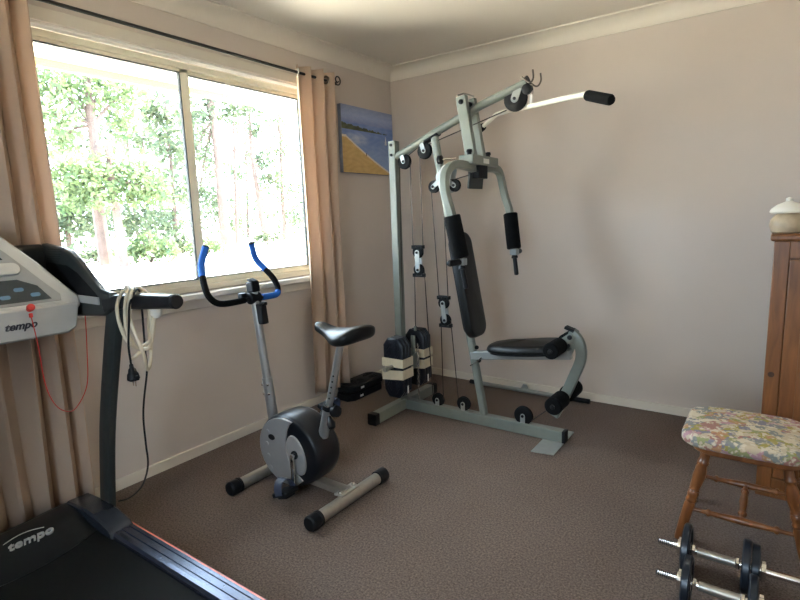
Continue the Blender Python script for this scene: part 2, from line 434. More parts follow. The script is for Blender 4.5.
tree('gum_tree', [(285, 238), (282, 190), (280, 130), (277, 95)], 50, .20,
     [(284, 150, 1.6, 0), (292, 190, 1.8, 0), (276, 120, 1.2, 0), (297, 215, 1.5, 0)], 900, LEAF2,
     'slim gum furthest right in the right pane, near the curtain')
tree('gum_tree', [(70, 252), (66, 215), (62, 180)], 40, .18,
     [(48, 215, 1.8, 0), (70, 225, 1.7, 0), (85, 205, 1.5, 0), (58, 190, 1.2, 1)], 1600, LEAF2,
     'pale leafy tree behind the treadmill console, low in the left pane')
tree('gum_tree', [(150, 252), (148, 215), (146, 180), (142, 130)], 42, .13,
     [(140, 140, 1.4, 0), (150, 215, 1.8, 0), (133, 222, 1.6, 0), (158, 180, 1.2, 0)], 1200, LEAF2,
     'thin grey gum sapling behind the low spreading crown, left pane')
tree('gum_tree', [(196, 244), (194, 190), (193, 130), (192, 95)], 52, .15,
     [(202, 130, 1.8, 0), (212, 170, 1.8, 0), (205, 215, 2.2, 0), (222, 205, 1.6, 0), (230, 225, 1.6, 0)], 1500, LEAF2,
     'slim leafy gum standing directly right of the window mullion')
tree('gum_tree', [(248, 236), (247, 190), (246, 140), (244, 115)], 60, .16,
     [(246, 130, 1.8, 0), (243, 160, 2.0, 0), (250, 200, 2.6, 0), (270, 215, 2.4, 0), (240, 222, 2.2, 0), (290, 222, 2.2, 0)], 1600, LEAF2,
     'distant leafy gum behind the leaning trunk, right pane')
tree('gum_tree', [(140, 252), (133, 200), (127, 140), (122, 80)], 46, .14,
     [(70, 60, 2.0, -8), (110, 62, 1.8, -6), (150, 90, 1.9, 0), (160, 140, 2.0, 0), (110, 130, 2.0, 0), (75, 150, 1.8, 0), (120, 225, 2.2, 0), (95, 225, 2.0, 0)], 2600, LEAF2,
     'tall distant gum whose pale crown fills the gaps of the left pane')
def bush(px, py, D, r, n, m, label):
    c = at_d(px, py, D); base = V((c.x, c.y, -.5)); t = thing('garden_bush', base, label, 'bush', 'bushes beyond the window')
    c = V((c.x, c.y, -.5+r*.8))
    st = MB()
    for k in range(5):
        a = k*1.3; st.tube([base, base+V((math.cos(a)*r*.3, math.sin(a)*r*.3, r*.5)), c+V((math.cos(a)*r*.5, math.sin(a)*r*.5, r*.3))], [.03, .02, .01], 5)
    st.build('stems', BARK, t)
    lb = MB(); leaves([(c, r*.8), (c+V((r*.5, r*.6, -r*.2)), r*.6), (c+V((-r*.5, -r*.6, -r*.2)), r*.6)], n, .14, lb); lb.build('foliage', m, t, smooth=0)
bush(150, 250, 27, .95, 800, LEAF1, 'dense green bush right of the low spreading gum, left pane')
bush(176, 248, 31, .9, 600, LEAF2, 'paler bush beside the mullion, left pane')
bush(98, 255, 30, .6, 300, LEAF2, 'small pale bush between the two left gum trunks')
bush(206, 248, 30, .8, 400, LEAF1, 'low yellow-green bush just right of the mullion')
bush(268, 240, 40, .9, 400, LEAF2, 'low bush at the foot of the dark leaning gum')
bush(40, 250, 26, 1.0, 500, LEAF2, 'pale bush beside the left curtain')
gp = at_d(165, 262, 25)
e = MB(); e.tube([V((gp.x-.6, gp.y-.5, -.44)), V((gp.x+.1, gp.y+.2, -.44)), V((gp.x+.7, gp.y+.7, -.45))], .09, 8)
tag(e.build('garden_log', BARK, loc=(gp.x, gp.y, -.5)), 'low log edging the pale yard below the green bush', 'log')

# ------------------------------------------------------------------ curtains and rod
rod = thing('curtain_rod', (.09, -1.8, 2.17), 'thin black iron curtain rod with curled end above the window', 'curtain rod')
MB().tube([V((.09, -3.25, 2.178)), V((.09, -.74, 2.158))], .0085, 12).build('rod', IRON, rod)
def curl(y, s_, rz):
    pts = []
    for k in range(26):
        a = -PI*.5 + k/25*2*PI*1.15; rr = .031*(1-k/25*.62)
        pts.append(V((.09, y+s_*(rr*math.cos(a)+.0), rz+.031+rr*math.sin(a)-.0)))
    pts = [V((.09, y-s_*.03, rz)), V((.09, y-s_*.012, rz))]+pts
    return MB().tube(smooth_path(pts, 2), .0045, 8)
curl(-.722, 1, 2.150).build('finial', IRON, rod); curl(-3.265, -1, 2.178).build('finial', IRON, rod)
for y in (-.895, -3.12):
    b = MB(); b.tube([V((0, y, 2.15)), V((.05, y, 2.14)), V((.09, y, 2.155))], .006, 8); b.lathe([(0, .022), (.006, .022), (.01, .012)], (0, y, 2.15), (1, 0, 0), 16)
    b.lathe([(-.012, .016), (-.008, .021), (.008, .021), (.012, .016)], (.09, y, 2.160 if y > -2 else 2.177), (0, 1, 0), 16)
    b.build('rod_bracket', IRON, rod)
def curtain(y0, y1, z0, z1, nf, amp, label, seed, ring_n, name='curtain', ph=0, xoff=.09, flare=0):
    t = thing(name, (xoff, (y0+y1)/2, z0), label, 'curtain', None)
    rnd = random.Random(seed); N = nf*14; Mz = 26
    ws = [rnd.uniform(.8, 1.25) for _ in range(nf)]; cs = [0]
    for w_ in ws: cs.append(cs[-1]+w_)
    rings = []
    def pt(i, j):
        u = i/N*nf; k = min(int(u), nf-1); fr = u-k
        v = j/Mz
        y = y0+(y1-y0)*((cs[k]+ws[k]*fr)/cs[-1])
        y = y + (y-(y0+y1)/2)*flare*(1-v)
        A = amp*(1-.15*(1-v))*(.8+.2*math.sin(k*2.1+seed))
        s_ = math.sin(2*PI*(fr)+ph)
        x = xoff + A*math.copysign(abs(s_)**.75, s_) + .006*math.sin(5*v+k)
        y += .012*math.sin(3.2*v+k*1.7+seed)*(1-v) + .35*(y1-y0)/nf*.5*math.sin(4*PI*fr+2*ph)*.35
        z = z0+(z1-z0)*v
        return V((x, y, z))
    vs = [pt(i, j) for j in range(Mz+1) for i in range(N+1)]
    fs = [(j*(N+1)+i, j*(N+1)+i+1, (j+1)*(N+1)+i+1, (j+1)*(N+1)+i) for j in range(Mz) for i in range(N)]
    o = MB().add(vs, fs).build('curtain_fabric', CURT, t, smooth=80)
    s_ = o.modifiers.new('thickness', 'SOLIDIFY'); s_.thickness = .003; s_.offset = 0
    for k in range(ring_n):
        # eyelets where the cloth crosses the rod
        i = int((k+.5)*N/ring_n); i = min(N-1, max(1, i))
        best = min(range(max(0, i-6), min(N, i+7)), key=lambda q: abs(pt(q, Mz-1).x-xoff))
        c = pt(best, Mz-1); c = V((xoff, c.y, 2.161 if c.y > -2 else 2.176))
        tv = (pt(min(N, best+1), Mz-1)-pt(max(0, best-1), Mz-1)); tv.z = 0; tv.normalize()
        pts = [c+tv*(.0225*math.cos(a*PI/12))+V((0, 0, .0225*math.sin(a*PI/12))) for a in range(24)]
        MB().tube(pts, .0055, 8, close=True).build('eyelet', CHROME, t)
    return t
curtain(-3.20, -2.545, .07, 2.205, 7, .046, 'long beige eyelet curtain left of the window, behind the treadmill', 3, 6, ph=1.2)
curtain(-1.09, -.790, .115, 2.205, 3, .055, 'narrow beige eyelet curtain right of the window, beside the beach painting', 5, 4, ph=2.6)

# ------------------------------------------------------------------ painting
def painting():
    t = thing('canvas_painting', (0, -.335, 1.59), 'unframed beach painting on canvas, hung between the right curtain and the corner', 'painting')
    y0, y1, z0, z1, x = -.640, -.040, 1.592, 2.055, .034
    MB().bb(.002, x-.001, y0, y1, z0, z1).build('canvas', mat('canvas_edge', (.20, .24, .34), .8, noise=.1), t, bevel=.002)
    NX, NZ = 150, 116
    vs = [V((x, y0+(y1-y0)*i/NX, z0+(z1-z0)*j/NZ)) for j in range(NZ+1) for i in range(NX+1)]
    fs = [(j*(NX+1)+i, j*(NX+1)+i+1, (j+1)*(NX+1)+i+1, (j+1)*(NX+1)+i) for j in range(NZ) for i in range(NX)]
    m, nt_, b = nt('beach_scene_paint')
    at_ = nt_.nodes.new('ShaderNodeVertexColor'); at_.layer_name = 'paint'
    nt_.links.new(at_.outputs['Color'], b.inputs['Base Color']); b.inputs['Roughness'].default_value = .5
    o = MB().add(vs, fs).build('painted_face', m, t, smooth=0)
    me = o.data; ca = me.color_attributes.new('paint', 'FLOAT_COLOR', 'CORNER')
    R = random.Random(4)
    def lerp(a, b_, k): k = max(0, min(1, k)); return tuple(p+(q-p)*k for p, q in zip(a, b_))
    def colr(u, v):
        n = .5+.5*math.sin(u*23+math.sin(v*31)*1.7)*math.sin(v*47+math.cos(u*13)*2)
        shore = .70-.66*u**1.25+.02*math.sin(u*9)          # sand below this, growing at left
        wat = .70-.0*u
        hz = .66-.04*u
        if v > .71-.10*u+ (0): pass
        land_top = .735-.095*u+.008*math.sin(u*47)+.005*math.sin(u*111)
        land_bot = .645+.0*u
        if u < .95 and land_bot < v < land_top and land_top-land_bot > .004:
            return lerp((.035, .045, .025), (.09, .10, .05), n)
        if v > .755-.01*u:
            c = lerp((.16, .20, .40), (.27, .32, .50), (v-.75)/.12)
            c = lerp(c, (.16, .19, .33), (v-.85)/.15*.8)
            return lerp(c, (.33, .36, .48), n*.3)
        s_ = .60-.16*u-.44*max(0, u-.12)**1.1 if u > .06 else .60
        s_ = .605-.60*u+.03*math.sin(u*PI)*-1 if u > .08 else .56
        if v < s_-.03: return lerp((.42, .27, .10), (.54, .37, .16), n*.6+.4*v)
        if v < s_: return (.58, .52, .44)
        c = lerp((.12, .19, .42), (.22, .30, .48), (.56-v)/.5)
        c = lerp(c, (.50, .50, .52), max(0, 1-math.hypot((u-.28)/.25, (v-.52)/.12))*(.4+.6*n))
        return lerp(c, (.30, .36, .52), n*.3)
    for p in me.polygons:
        i = p.index % NX; j = p.index//NX; u, v = (i+.5)/NX, (j+.5)/NZ
        c = tuple(min(.8, q_*1.3) for q_ in colr(u, v))
        # little white sail and a dark walker
        du = (u-.845)*1.3; dv = v-.50
        if 0 < dv < .13 and abs(du) < .026*(1-dv/.13): c = (.75, .76, .78)
        if abs(du) < .03 and -.02 < dv <= 0: c = (.6, .62, .66)
        if abs(u-.44) < .008 and .275 < v < .315: c = (.05, .04, .05)
        k = R.uniform(.94, 1.06)
        for li in p.loop_indices: ca.data[li].color = (c[0]*k, c[1]*k, c[2]*k, 1)
painting()

# ------------------------------------------------------------------ home gym
GY = -.75
gym = thing('home_gym', (1.1, GY, 0), 'tall grey steel home gym with cables, padded seat and press arms, against the back wall', 'home gym')
def P(x, z, y=GY): return V((x, y, z))
YV = V((0, 1, 0))
def part(name, mb, m, parent=gym, **k): return mb.build(name, m, parent, **k)
part('base_rail', MB().rect([P(.585, .038), P(1.648, .038)], .055, .066, YV), GREY, smooth=15)
part('end_cap', MB().rect([P(1.646, .038), P(1.662, .038)], .057, .068, YV), BLK)
part('rear_foot', MB().rect([P(.575, .038, -1.075), P(.575, .038, -.425)], .058, .066, V((1, 0, 0))), GREY, smooth=15)
for y, s_ in ((-1.075, -1), (-.425, 1)):
    part('end_cap', MB().rect([P(.575, .038, y-s_*.004), P(.575, .038, y+s_*.035)], .064, .072, V((1, 0, 0))), BLK)
part('floor_plate', MB().prism([(1.538, -.955), (1.655, -.935), (1.655, -.590), (1.538, -.592)], (0, 0, .003), (1, 0, 0), (0, 1, 0), (0, 0, 1), .005), GREYL)
part('rear_post', MB().rect([P(.558, .07), P(.552, 1.735)], .052, .052, YV), GREY, smooth=15)
for z in (1.71, 1.65): part('post_bolt', MB().lathe([(0, .008), (.004, .009), (.010, .007)], P(.552, z, GY-.026), (0, -1, 0), 12), BLK)
part('foot_bolt', MB().lathe([(0, .010), (.004, .012), (.012, .008)], P(.575, .062, GY-.032), (0, -1, 0), 12), BLK)
part('boom', MB().tube([P(.575, 1.640), P(.89, 1.765), P(1.16, 1.865), P(1.425, 1.940)], .023, 16), GREY)
# front upright
U0, U1 = P(.848, 1.752), P(1.162, .07)
def up(z, dx=0, dy=0): k = (U0.z-z)/(U0.z-U1.z); return V((U0.x+(U1.x-U0.x)*k+dx, GY+dy, z))
part('front_upright', MB().rect([U0, U1], .044, .044, YV, .3), GREY, smooth=15)
part('gusset_plate', MB().prism([(.87, 1.50), (.93, 1.56), (.985, 1.545), (.955, 1.40), (.905, 1.40)], (0, GY-.028, 0), (1, 0, 0), (0, 0, 1), (0, 1, 0), .006), GREYL)
part('gusset_plate', MB().prism([(.87, 1.50), (.93, 1.56), (.985, 1.545), (.955, 1.40), (.905, 1.40)], (0, GY+.028, 0), (1, 0, 0), (0, 0, 1), (0, 1, 0), .006), GREYL)
b = MB(); b.box(P(.835, 1.725), (.10, .05, .012), Matrix.Rotation(-.38, 3, 'Y')); part('boom_bracket', b, BLK, bevel=.002)

def pulley(x, z, r, top=None, dx=0, y=GY, strut=None, n=28, side=1, bw=.022):
    """grooved wheel with two side plates and a bolt; plates reach from the axle to (x+dx, top)"""
    wd = .022
    prof = [(-wd/2, r*.30), (-wd/2, r*.93), (-wd*.38, r), (-wd*.25, r*.97), (0, r*.84), (wd*.25, r*.97), (wd*.38, r), (wd/2, r*.93), (wd/2, r*.30)]
    prof = [(-wd/2, .0003)]+prof+[(wd/2, .0003)]
    wl = part('pulley', MB().lathe(prof, P(x, z, y), (0, 1, 0), n), WHEEL)
    # rim ridges
    for s_ in (-1, 1):
        pl = MB()
        if top is not None:
            d = V((dx, 0, top-z)); L = d.length; ez = d.normalized(); ex = V((0, 1, 0)).cross(ez)
            poly = [(bw*.62*math.cos(a), bw*.62*math.sin(a)) for a in [PI+PI*k/8 for k in range(9)]]+[(bw*.62, L), (-bw*.62, L)]
            pl.prism(poly, P(x, z, y+s_*.0155), ex, ez, (0, 1, 0), .004)
            pl.build('pulley_bracket', GREYL, wl)
    bt = MB(); bt.lathe([(-.024, .005), (-.022, .0085), (-.017, .0085), (.017, .0085), (.022, .0085), (.024, .005)], P(x, z, y), (0, 1, 0), 10); bt.build('axle_bolt', BLK, wl)
    return wl
pulley(.632, 1.605, .046, 1.665, -.02)
pulley(.782, 1.655, .048, 1.725, -.025)
pulley(1.362, 1.868, .064, 1.920, .02, bw=.034)
pulley(.842, 1.440, .036, 1.475, .05)
pulley(.985, 1.440, .036, 1.475, -.05)
pulley(.838, .105, .042, .06); pulley(1.023, .112, .045, .06); pulley(1.413, .112, .055, .06)
def double(x0, z0, x1, z1, r):
    a = pulley(x0, z0, r); b_ = pulley(x1, z1, r)
    for s_ in (-1, 1):
        d = V((x1-x0, 0, z1-z0)); ez = d.normalized(); ex = V((0, 1, 0)).cross(ez); L = d.length; q = .016
        poly = [(q*math.cos(t), q*math.sin(t)) for t in [PI+PI*k/8 for k in range(9)]]+[(q*math.cos(t), L+q*math.sin(t)) for t in [PI*k/8 for k in range(9)]]
        part('floating_link', MB().prism(poly, P(x0, z0, GY+s_*.0155), ex, ez, (0, 1, 0), .004), GREYL)
    c = MB()
    for x, z, s_ in ((x0, z0+r+.004, 1), (x1, z1-r-.004, -1)):
        c.box(P(x, z), (r*2.0, .03, .010)); 
        for q in (-1, 1): c.box(P(x+q*r*.95, z-s_*.006), (.014, .03, .022))
    part('cable_guard', c, BLK, bevel=.002)
double(.714, 1.045, .717, .936, .036); double(.893, .735, .904, .630, .036)
# cables
def cable(pts, r=.0033): part('cable', MB().tube([P(*p) for p in pts], r, 6), CABLE)
cable([(.594, 1.60), (.586, 1.2), (.578, .52)])
cable([(.672, 1.60), (.677, 1.045)]); cable([(.745, 1.655), (.752, 1.045)])
cable([(.684, .935), (.677, .56)]); cable([(.756, .936), (.772, .60), (.800, .11)])
cable([(.822, 1.42), (.862, .735)]); cable([(.905, 1.35), (.925, .735)])
cable([(.870, .630), (.876, .11)]); cable([(.940, .630), (.985, .12)])
cable([(.66, 1.64), (.76, 1.695)]); cable([(.81, 1.69), (1.31, 1.818)])
cable([(.84, 1.475), (.985, 1.475), (1.09, 1.495)])
cable([(.84, .065), (1.02, .069)], .002)
cable([(1.03, .071), (1.40, .062)], .002); cable([(1.452, .080), (1.50, .125), (1.63, .235)])
# chain from carriage down
for k in range(14):
    z = .44-k*.028; c = P(.690, z)
    a = V((.0055, 0, 0)) if k % 2 else V((0, .0055, 0))
    part('chain_link', MB().tube([c+a*math.cos(t)+V((0, 0, .016))*math.sin(t) for t in [2*PI*i/10 for i in range(10)]], .0022, 5, close=True), CHROME)
# weight carriage with loading bar across
cg = MB(); cg.rect([P(.618, .34, -1.01), P(.618, .34, -.49)], .026, .026, V((0, 0, 1)), .45)
part('loading_bar', cg, SATIN); 
cg = MB(); cg.box(P(.600, .34), (.145, .085, .10)); cg.box(P(.655, .44), (.030, .012, .13)); cg.box(P(.676, .555), (.016, .016, .03))
part('weight_carriage', cg, GREY, bevel=.003)
for s_ in (-1, 1):
    part('bar_collar', MB().lathe([(0, .018), (.028, .018), (.030, .010)], P(.618, .34, GY+s_*.237), (0, s_, 0), 12), SATIN)
# press bracket: two hangers on the boom
for s_, nm in ((-1, 'near'), (1, 'far')):
    part('press_hanger', MB().rect([P(1.066, 1.915, GY+s_*.054), P(1.126, 1.575, GY+s_*.054)], .038, .060, YV, .12), GREY, smooth=15)
b = MB()
b.lathe([(-.082, .006), (-.078, .014), (-.070, .014), (.070, .014), (.078, .014), (.082, .006)], P(1.072, 1.885), (0, 1, 0), 14)
part('pivot_bolt', b, BLK)
b = MB(); b.tube([P(1.03, 1.93, GY-.04), P(1.05, 1.945), P(1.09, 1.93, GY+.05)], .004, 6); part('bar_hook', b, SATIN)
cbz = 1.565
part('crossbar', MB().box(P(1.135, cbz, GY+.02), (.085, .32, .052)), GREY, bevel=.003)
part('sticker', MB().box(P(1.1785, cbz-.002, GY+.02), (.001, .07, .026)), LABELM)
b = MB()
for y in (-.10, .13):
    b.lathe([(0, .012), (.02, .012), (.026, .017), (.038, .014), (.040, .006)], P(1.135, cbz+.02, GY+y), (0, 0, 1), 12)
part('lock_knob', b, BLK)
part('pivot_block', MB().box(P(1.135, 1.505, GY), (.07, .11, .075)), BLK, bevel=.004)
part('stop_plate', MB().box(P(1.120, 1.455, GY), (.012, .17, .085), Matrix.Rotation(.12, 3, 'Y')), TMGREY, bevel=.003)
a = P(1.10, 1.572, -.93); b = MB(); b.tube([a, a+V((-.095, -.01, .0))], .005, 8); part('adjuster_rod', b, CHROME)
part('adjuster_knob', MB().lathe([(-.012, .012), (-.008, .024), (.01, .024), (.016, .012)], a+V((-.10, -.01, 0)), (1, 0, 0), 14), BLK)
for s_ in (-1, 1):
    def A(x, z, d): return V((x, GY+s_*d, z))
    pts = [A(1.135, 1.520, .03), A(1.135, 1.530, .12), A(1.133, 1.535, .22), A(1.128, 1.525, .285), A(1.122, 1.490, .335), A(1.125, 1.43, .358), A(1.140, 1.36, .366), A(1.172, 1.255, .366), A(1.207, 1.045, .345)]
    arm = part('press_arm', MB().rect(smooth_path(pts, 3), .038, .042, V((1, 0, .1)), .10), GREY, smooth=19)
    d = (A(1.207, 1.045, .345)-A(1.172, 1.262, .368)).normalized(); st = A(1.170, 1.268, .368)
    MB().lathe([(0, .030), (.001, .040), (.008, .044), (.215, .044), (.223, .040), (.224, .03)], st, d, 24).build('foam_pad', FOAM, arm)
    en = st+d*.245
    MB().box(en, (.045, .045, .035)).build('handle_bracket', GREYL, arm, bevel=.003)
    MB().lathe([(0, .012), (.004, .016), (.085, .017), (.096, .011), (.098, .004)], en+V((0, s_*.02, .0)), V((-.12, s_, .0)), 16).build('side_grip', BLK, arm)
    MB().lathe([(0, .012), (.012, .020), (.022, .020), (.024, .0125), (.125, .0135), (.13, .007)], en+V((0, 0, -.015)), d, 16).build('hand_grip', BLK, arm)
# backrest and seat
ud = (U1-U0).normalized(); un = V((-ud.z, 0, ud.x)); un = un if un.x > 0 else -un
bc = up(.850)+un*.034
part('backrest', MB().pad(rrect(.195, .625, .06, 6, -.024), bc, YV, -ud, un, .052, .022, .004), VINYL, smooth=50)
part('backrest_board', MB().pad(rrect(.17, .58, .05, 5, -.024), bc-un*.010, YV, -ud, un, .012, .004, 0), BLK)
sd = (P(1.690, .515)-P(1.083, .437)).normalized(); sn = V((-sd.z, 0, sd.x))
part('seat_support', MB().rect([P(1.085, .430), P(1.680, .508)], .045, .050, YV), GREYL, smooth=15)
def seat_outline():
    L, Rr = .46, .145; out = []
    for k in range(33):
        a = -PI/2+PI*k/32
    pts = []
    N = 40
    for i in range(N):
        t = 2*PI*i/N; c, s__ = math.cos(t), math.sin(t)
        x = .235*math.copysign(abs(c)**.55, c); y = .142*math.copysign(abs(s__)**.6, s__)
        y *= (.70+.30*min(1, (x+.235)/.25))
        pts.append((x, y))
    return pts
sc = P(1.085, .430)+sd*.355+sn*.029
part('seat', MB().pad(seat_outline(), sc, sd, YV, sn, .046, .036, .016, 6), VINYL, smooth=50)
part('seat_board', MB().pad([(x*.93, y*.9) for x, y in seat_outline()], sc-sn*.011, sd, YV, sn, .013, .004, 0), BLK)
b = MB(); b.tube([P(1.085, .37, -.775), P(1.13, .40, -.775), P(1.16, .43, -.775)], .004, 6); part('seat_pin', b, CHROME)
b = MB()
for z in (.475, .395): b.lathe([(0, .011), (.012, .013), (.02, .008)], up(z)+un*.02, un, 10)
part('upright_bolts', b, BLK)
# leg lever
part('pivot_fork', MB().prism([(1.635, .50), (1.67, .485), (1.715, .60), (1.710, .635), (1.685, .65), (1.655, .625)], (0, GY+.032, 0), (1, 0, 0), (0, 0, 1), (0, 1, 0), .006), GREY)
lv = smooth_path([P(1.680, .628), P(1.716, .592), P(1.734, .530), P(1.728, .470), P(1.696, .385), P(1.652, .275), P(1.592, .150)], 4)
lever = part('leg_lever', MB().rect(lv, .040, .055, YV, .2), GREY)
part('lever_cap', MB().box(P(1.673, .648), (.055, .044, .016), Matrix.Rotation(.35, 3, 'Y')), BLK, bevel=.004)
for s_ in (-1, 1):
    part('roller_link', MB().prism([(1.675, .630), (1.703, .615), (1.690, .585), (1.640, .545), (1.620, .555), (1.625, .59)], (0, GY+s_*.026, 0), (1, 0, 0), (0, 0, 1), (0, 1, 0), .006), GREY)
b = MB(); b.lathe([(-.038, .006), (-.034, .013), (.034, .013), (.038, .006)], P(1.680, .608), (0, 1, 0), 12); part('lever_bolt', b, BLK)
part('roller_bar', MB().tube([P(1.632, .562, GY-.19), P(1.632, .562, GY+.19)], .010, 10), GREYL)
part('roller_bar', MB().tube([P(1.648, .268, GY-.19), P(1.648, .268, GY+.19)], .010, 10), GREYL)
for (x, z, r) in ((1.632, .562, .043), (1.648, .268, .046)):
    for s_ in (-1, 1):
        part('foam_roller', MB().lathe([(0, .012), (.001, r-.006), (.008, r), (.142, r), (.150, r-.006), (.151, .016), (.145, .012)], P(x, z, GY+s_*.040), (0, s_, 0), 26), FOAM)
        part('roller_end', MB().lathe([(0, .013), (.004, .013), (.006, .008)], P(x, z, GY+s_*.192), (0, s_, 0), 12), BLK)
# boom end: hooks, rubber stop, clip
hk = part('end_hooks', MB().tube(smooth_path([P(1.405, 1.967, GY-.02), P(1.450, 1.932, GY-.03), P(1.470, 1.950, GY-.03), P(1.467, 1.992, GY-.03)], 4), .0045, 8)
          .tube(smooth_path([P(1.405, 1.967, GY+.02), P(1.460, 1.922, GY+.035), P(1.484, 1.945, GY+.04), P(1.482, 1.985, GY+.04)], 4), .0045, 8), DSTEEL)
part('rubber_stop', MB().lathe([(0, .015), (.006, .026), (.03, .026), (.036, .015)], P(1.43, 1.905, GY-.03), (0, 1, 0), 14), BLK)
part('boom_cap', MB().lathe([(0, .024), (.012, .024)], P(1.422, 1.949), (.3, 0, .1), 16), BLK)
cc = P(1.450, 1.895)
part('snap_hook', MB().tube([cc+V((.006*math.cos(t), .006*math.cos(t), .030*math.sin(t))) for t in [2*PI*i/14 for i in range(14)]], .0028, 6, close=True), CHROME)
part('hanging_strap', MB().box(P(1.449, 1.852), (.014, .018, .050)), LABELM, bevel=.002)

# lat bar
LD = V((.7717, -.6298, -.0)).normalized(); LC = V((1.447, -.75, 1.820))
lat = thing('lat_pulldown_bar', LC, 'long white lat pulldown bar with black foam grips, clipped under the gym boom', 'lat bar')
Bn = [at(497, 114, 1, LC.y-LD.y*.44), at(583, 94.5, 1, LC.y+LD.y*.44)]
eR = at(611, 100, 1, Bn[1].y-.115); 
eL = at(476, 133, 1, Bn[0].y+.10)
mb = MB(); mb.tube(smooth_path([eL, Bn[0]+(eL-Bn[0])*.25, Bn[0]+(Bn[1]-Bn[0])*.04, LC, Bn[1]+(Bn[0]-Bn[1])*.03, Bn[1]+(eR-Bn[1])*.2, eR], 5), .0125, 14)
mb.build('bar', BAR_W, lat)
for s0, e0 in ((Bn[1], eR), (Bn[0], eL)):
    d = (e0-s0).normalized(); L = (e0-s0).length
    g0 = L*.16 if e0 is eR else L*.62
    MB().lathe([(g0, .013), (g0+.002, .021), (g0+.01, .023), (L-.006, .023), (L+.003, .019), (L+.006, .008)], s0, d, 20).build('foam_grip', FOAM, lat)
MB().box(LC+V((0, 0, .012)), (.012, .016, .03)).build('centre_eye', CHROME, lat, bevel=.002)

# vinyl weight plates
def plate_mb(c, w_, h_, t_, front):
    """elongated vinyl plate with cut corners and pressed pattern; front = outward normal (y or z)"""
    c = V(c)
    if abs(front.y) > .5: ex, ey = V((1, 0, 0)), V((0, 0, 1))
    else: ex, ey = V((1, 0, 0)), V((0, 1, 0))
    k = .035
    poly = [(w_/2, h_/2-k*1.3), (w_/2-k, h_/2), (-w_/2+k, h_/2), (-w_/2, h_/2-k*1.3), (-w_/2, -h_/2+k*1.3), (-w_/2+k, -h_/2), (w_/2-k, -h_/2), (w_/2, -h_/2+k*1.3)]
    mb = MB(); rings = []
    for q, z in ((.90, -t_/2), (1, -t_/2+.007), (1, t_/2-.007), (.91, t_/2)):
        rings.append([c+ex*(x*q if q == 1 else x-math.copysign(.008, x))+ey*(y if q == 1 else y-math.copysign(.008, y))+front*z for x, y in poly])
    mb.loft(rings)
    # pressed ribs
    for sx in (-1, 1):
        for sy in (-1, 1):
            for kx, ky, a in ((.28, .36, .55), (.30, .22, -.55), (.18, .28, 0)):
                cc_ = c+ex*(sx*w_*kx*.75)+ey*(sy*h_*ky)+front*(t_/2-.002)
                R = Matrix((ex, ey, front)).transposed() @ Matrix.Rotation(a*sx*sy, 3, 'Z')
                mb.box(cc_, (.013, h_*.14, .012), R)
    mb.lathe([(0, .030), (.003, .028), (.004, .014)], c+front*(t_/2-.001), front, 16)
    return mb
def bundle(y0, y1, dz, x0, label, xw=.150):
    t = thing('weight_plate_bundle', (x0, (y0+y1)/2, .12+dz), label, 'weight plates', 'taped weight bundles on the gym')
    n = 3; tt = (y1-y0)/n; zc = .335+dz
    for i in range(n):
        plate_mb((x0, y0+tt*(i+.5), zc), xw, .385, tt-.002, V((0, -1, 0))).build('weight_plate', RUBBER, t, bevel=.0015)
    o = .006
    for z0_, z1_, sl in ((zc+.010, zc+.066, 0), (zc-.072, zc-.012, .008)):
        rings = []
        for z in (z0_, z1_):
            rings.append([V((x0+sx*(xw/2+o), yy, z+sl*sx)) for sx, yy in ((-1, y0-o), (1, y0-o), (1, y1+o), (-1, y1+o))])
        tp = MB().loft(rings, cap=False).build('tape_band', TAPE, t, smooth=0)
        s_ = tp.modifiers.new('thickness', 'SOLIDIFY'); s_.thickness = .002
    MB().box((x0+xw/2+.001, y0+tt*1.5, zc-.14), (.001, .016, .05)).build('label_strip', LABELM, t)
    return t
bundle(-.935, -.832, -.008, .622, 'dark vinyl weight plates taped in cream, nearer of the two bundles on the gym post')
bundle(-.665, -.570, -.005, .604, 'dark vinyl weight plates taped in cream, further of the two bundles on the gym post')
# stacked spare plates on the floor
for k, lab in enumerate(('black vinyl weight plate on the carpet, lower of the two under the curtain', 'black vinyl weight plate lying on top of another under the curtain')):
    t = thing('weight_plate', (.125, -.68, k*.057), lab, 'weight plate', 'loose weight plates by the left wall')
    mb = plate_mb((.125+.0*k, -.68+.012*k, .026+k*.057), .165, .39, .050, V((0, 0, 1))); mb.build('plate', BLK, t, bevel=.002)
    MB().box((.2085, -.76+.012*k, .026+k*.057), (.001, .035, .014)).build('label_strip', LABELM, t)

# straight pull bar on floor by back wall
pb = thing('straight_pull_bar', (1.14, -.055, .012), 'silver straight pull bar with black grips lying along the back skirting', 'pull bar')
q0, q1 = V((.735, -.085, .020)), V((1.585, -.085, .020))
MB().tube([q0, q1], .0145, 12).build('bar', GREYL, pb)
MB().lathe([(0, .012), (.002, .0165), (.10, .0165), (.103, .012)], q0+V((-.02, 0, 0)), (1, 0, 0), 14).build('end_grip', BLK, pb)
MB().lathe([(0, .012), (.002, .0165), (.13, .0165), (.133, .012)], q1+V((-.115, 0, 0)), (1, 0, 0), 14).build('end_grip', BLK, pb)
MB().prism([(-.035, 0), (.035, 0), (.012, .04), (-.012, .04)], (1.15, -.085, .026), (1, 0, 0), (0, 0, 1), (0, 1, 0), .006).build('eye_plate', GREYL, pb)

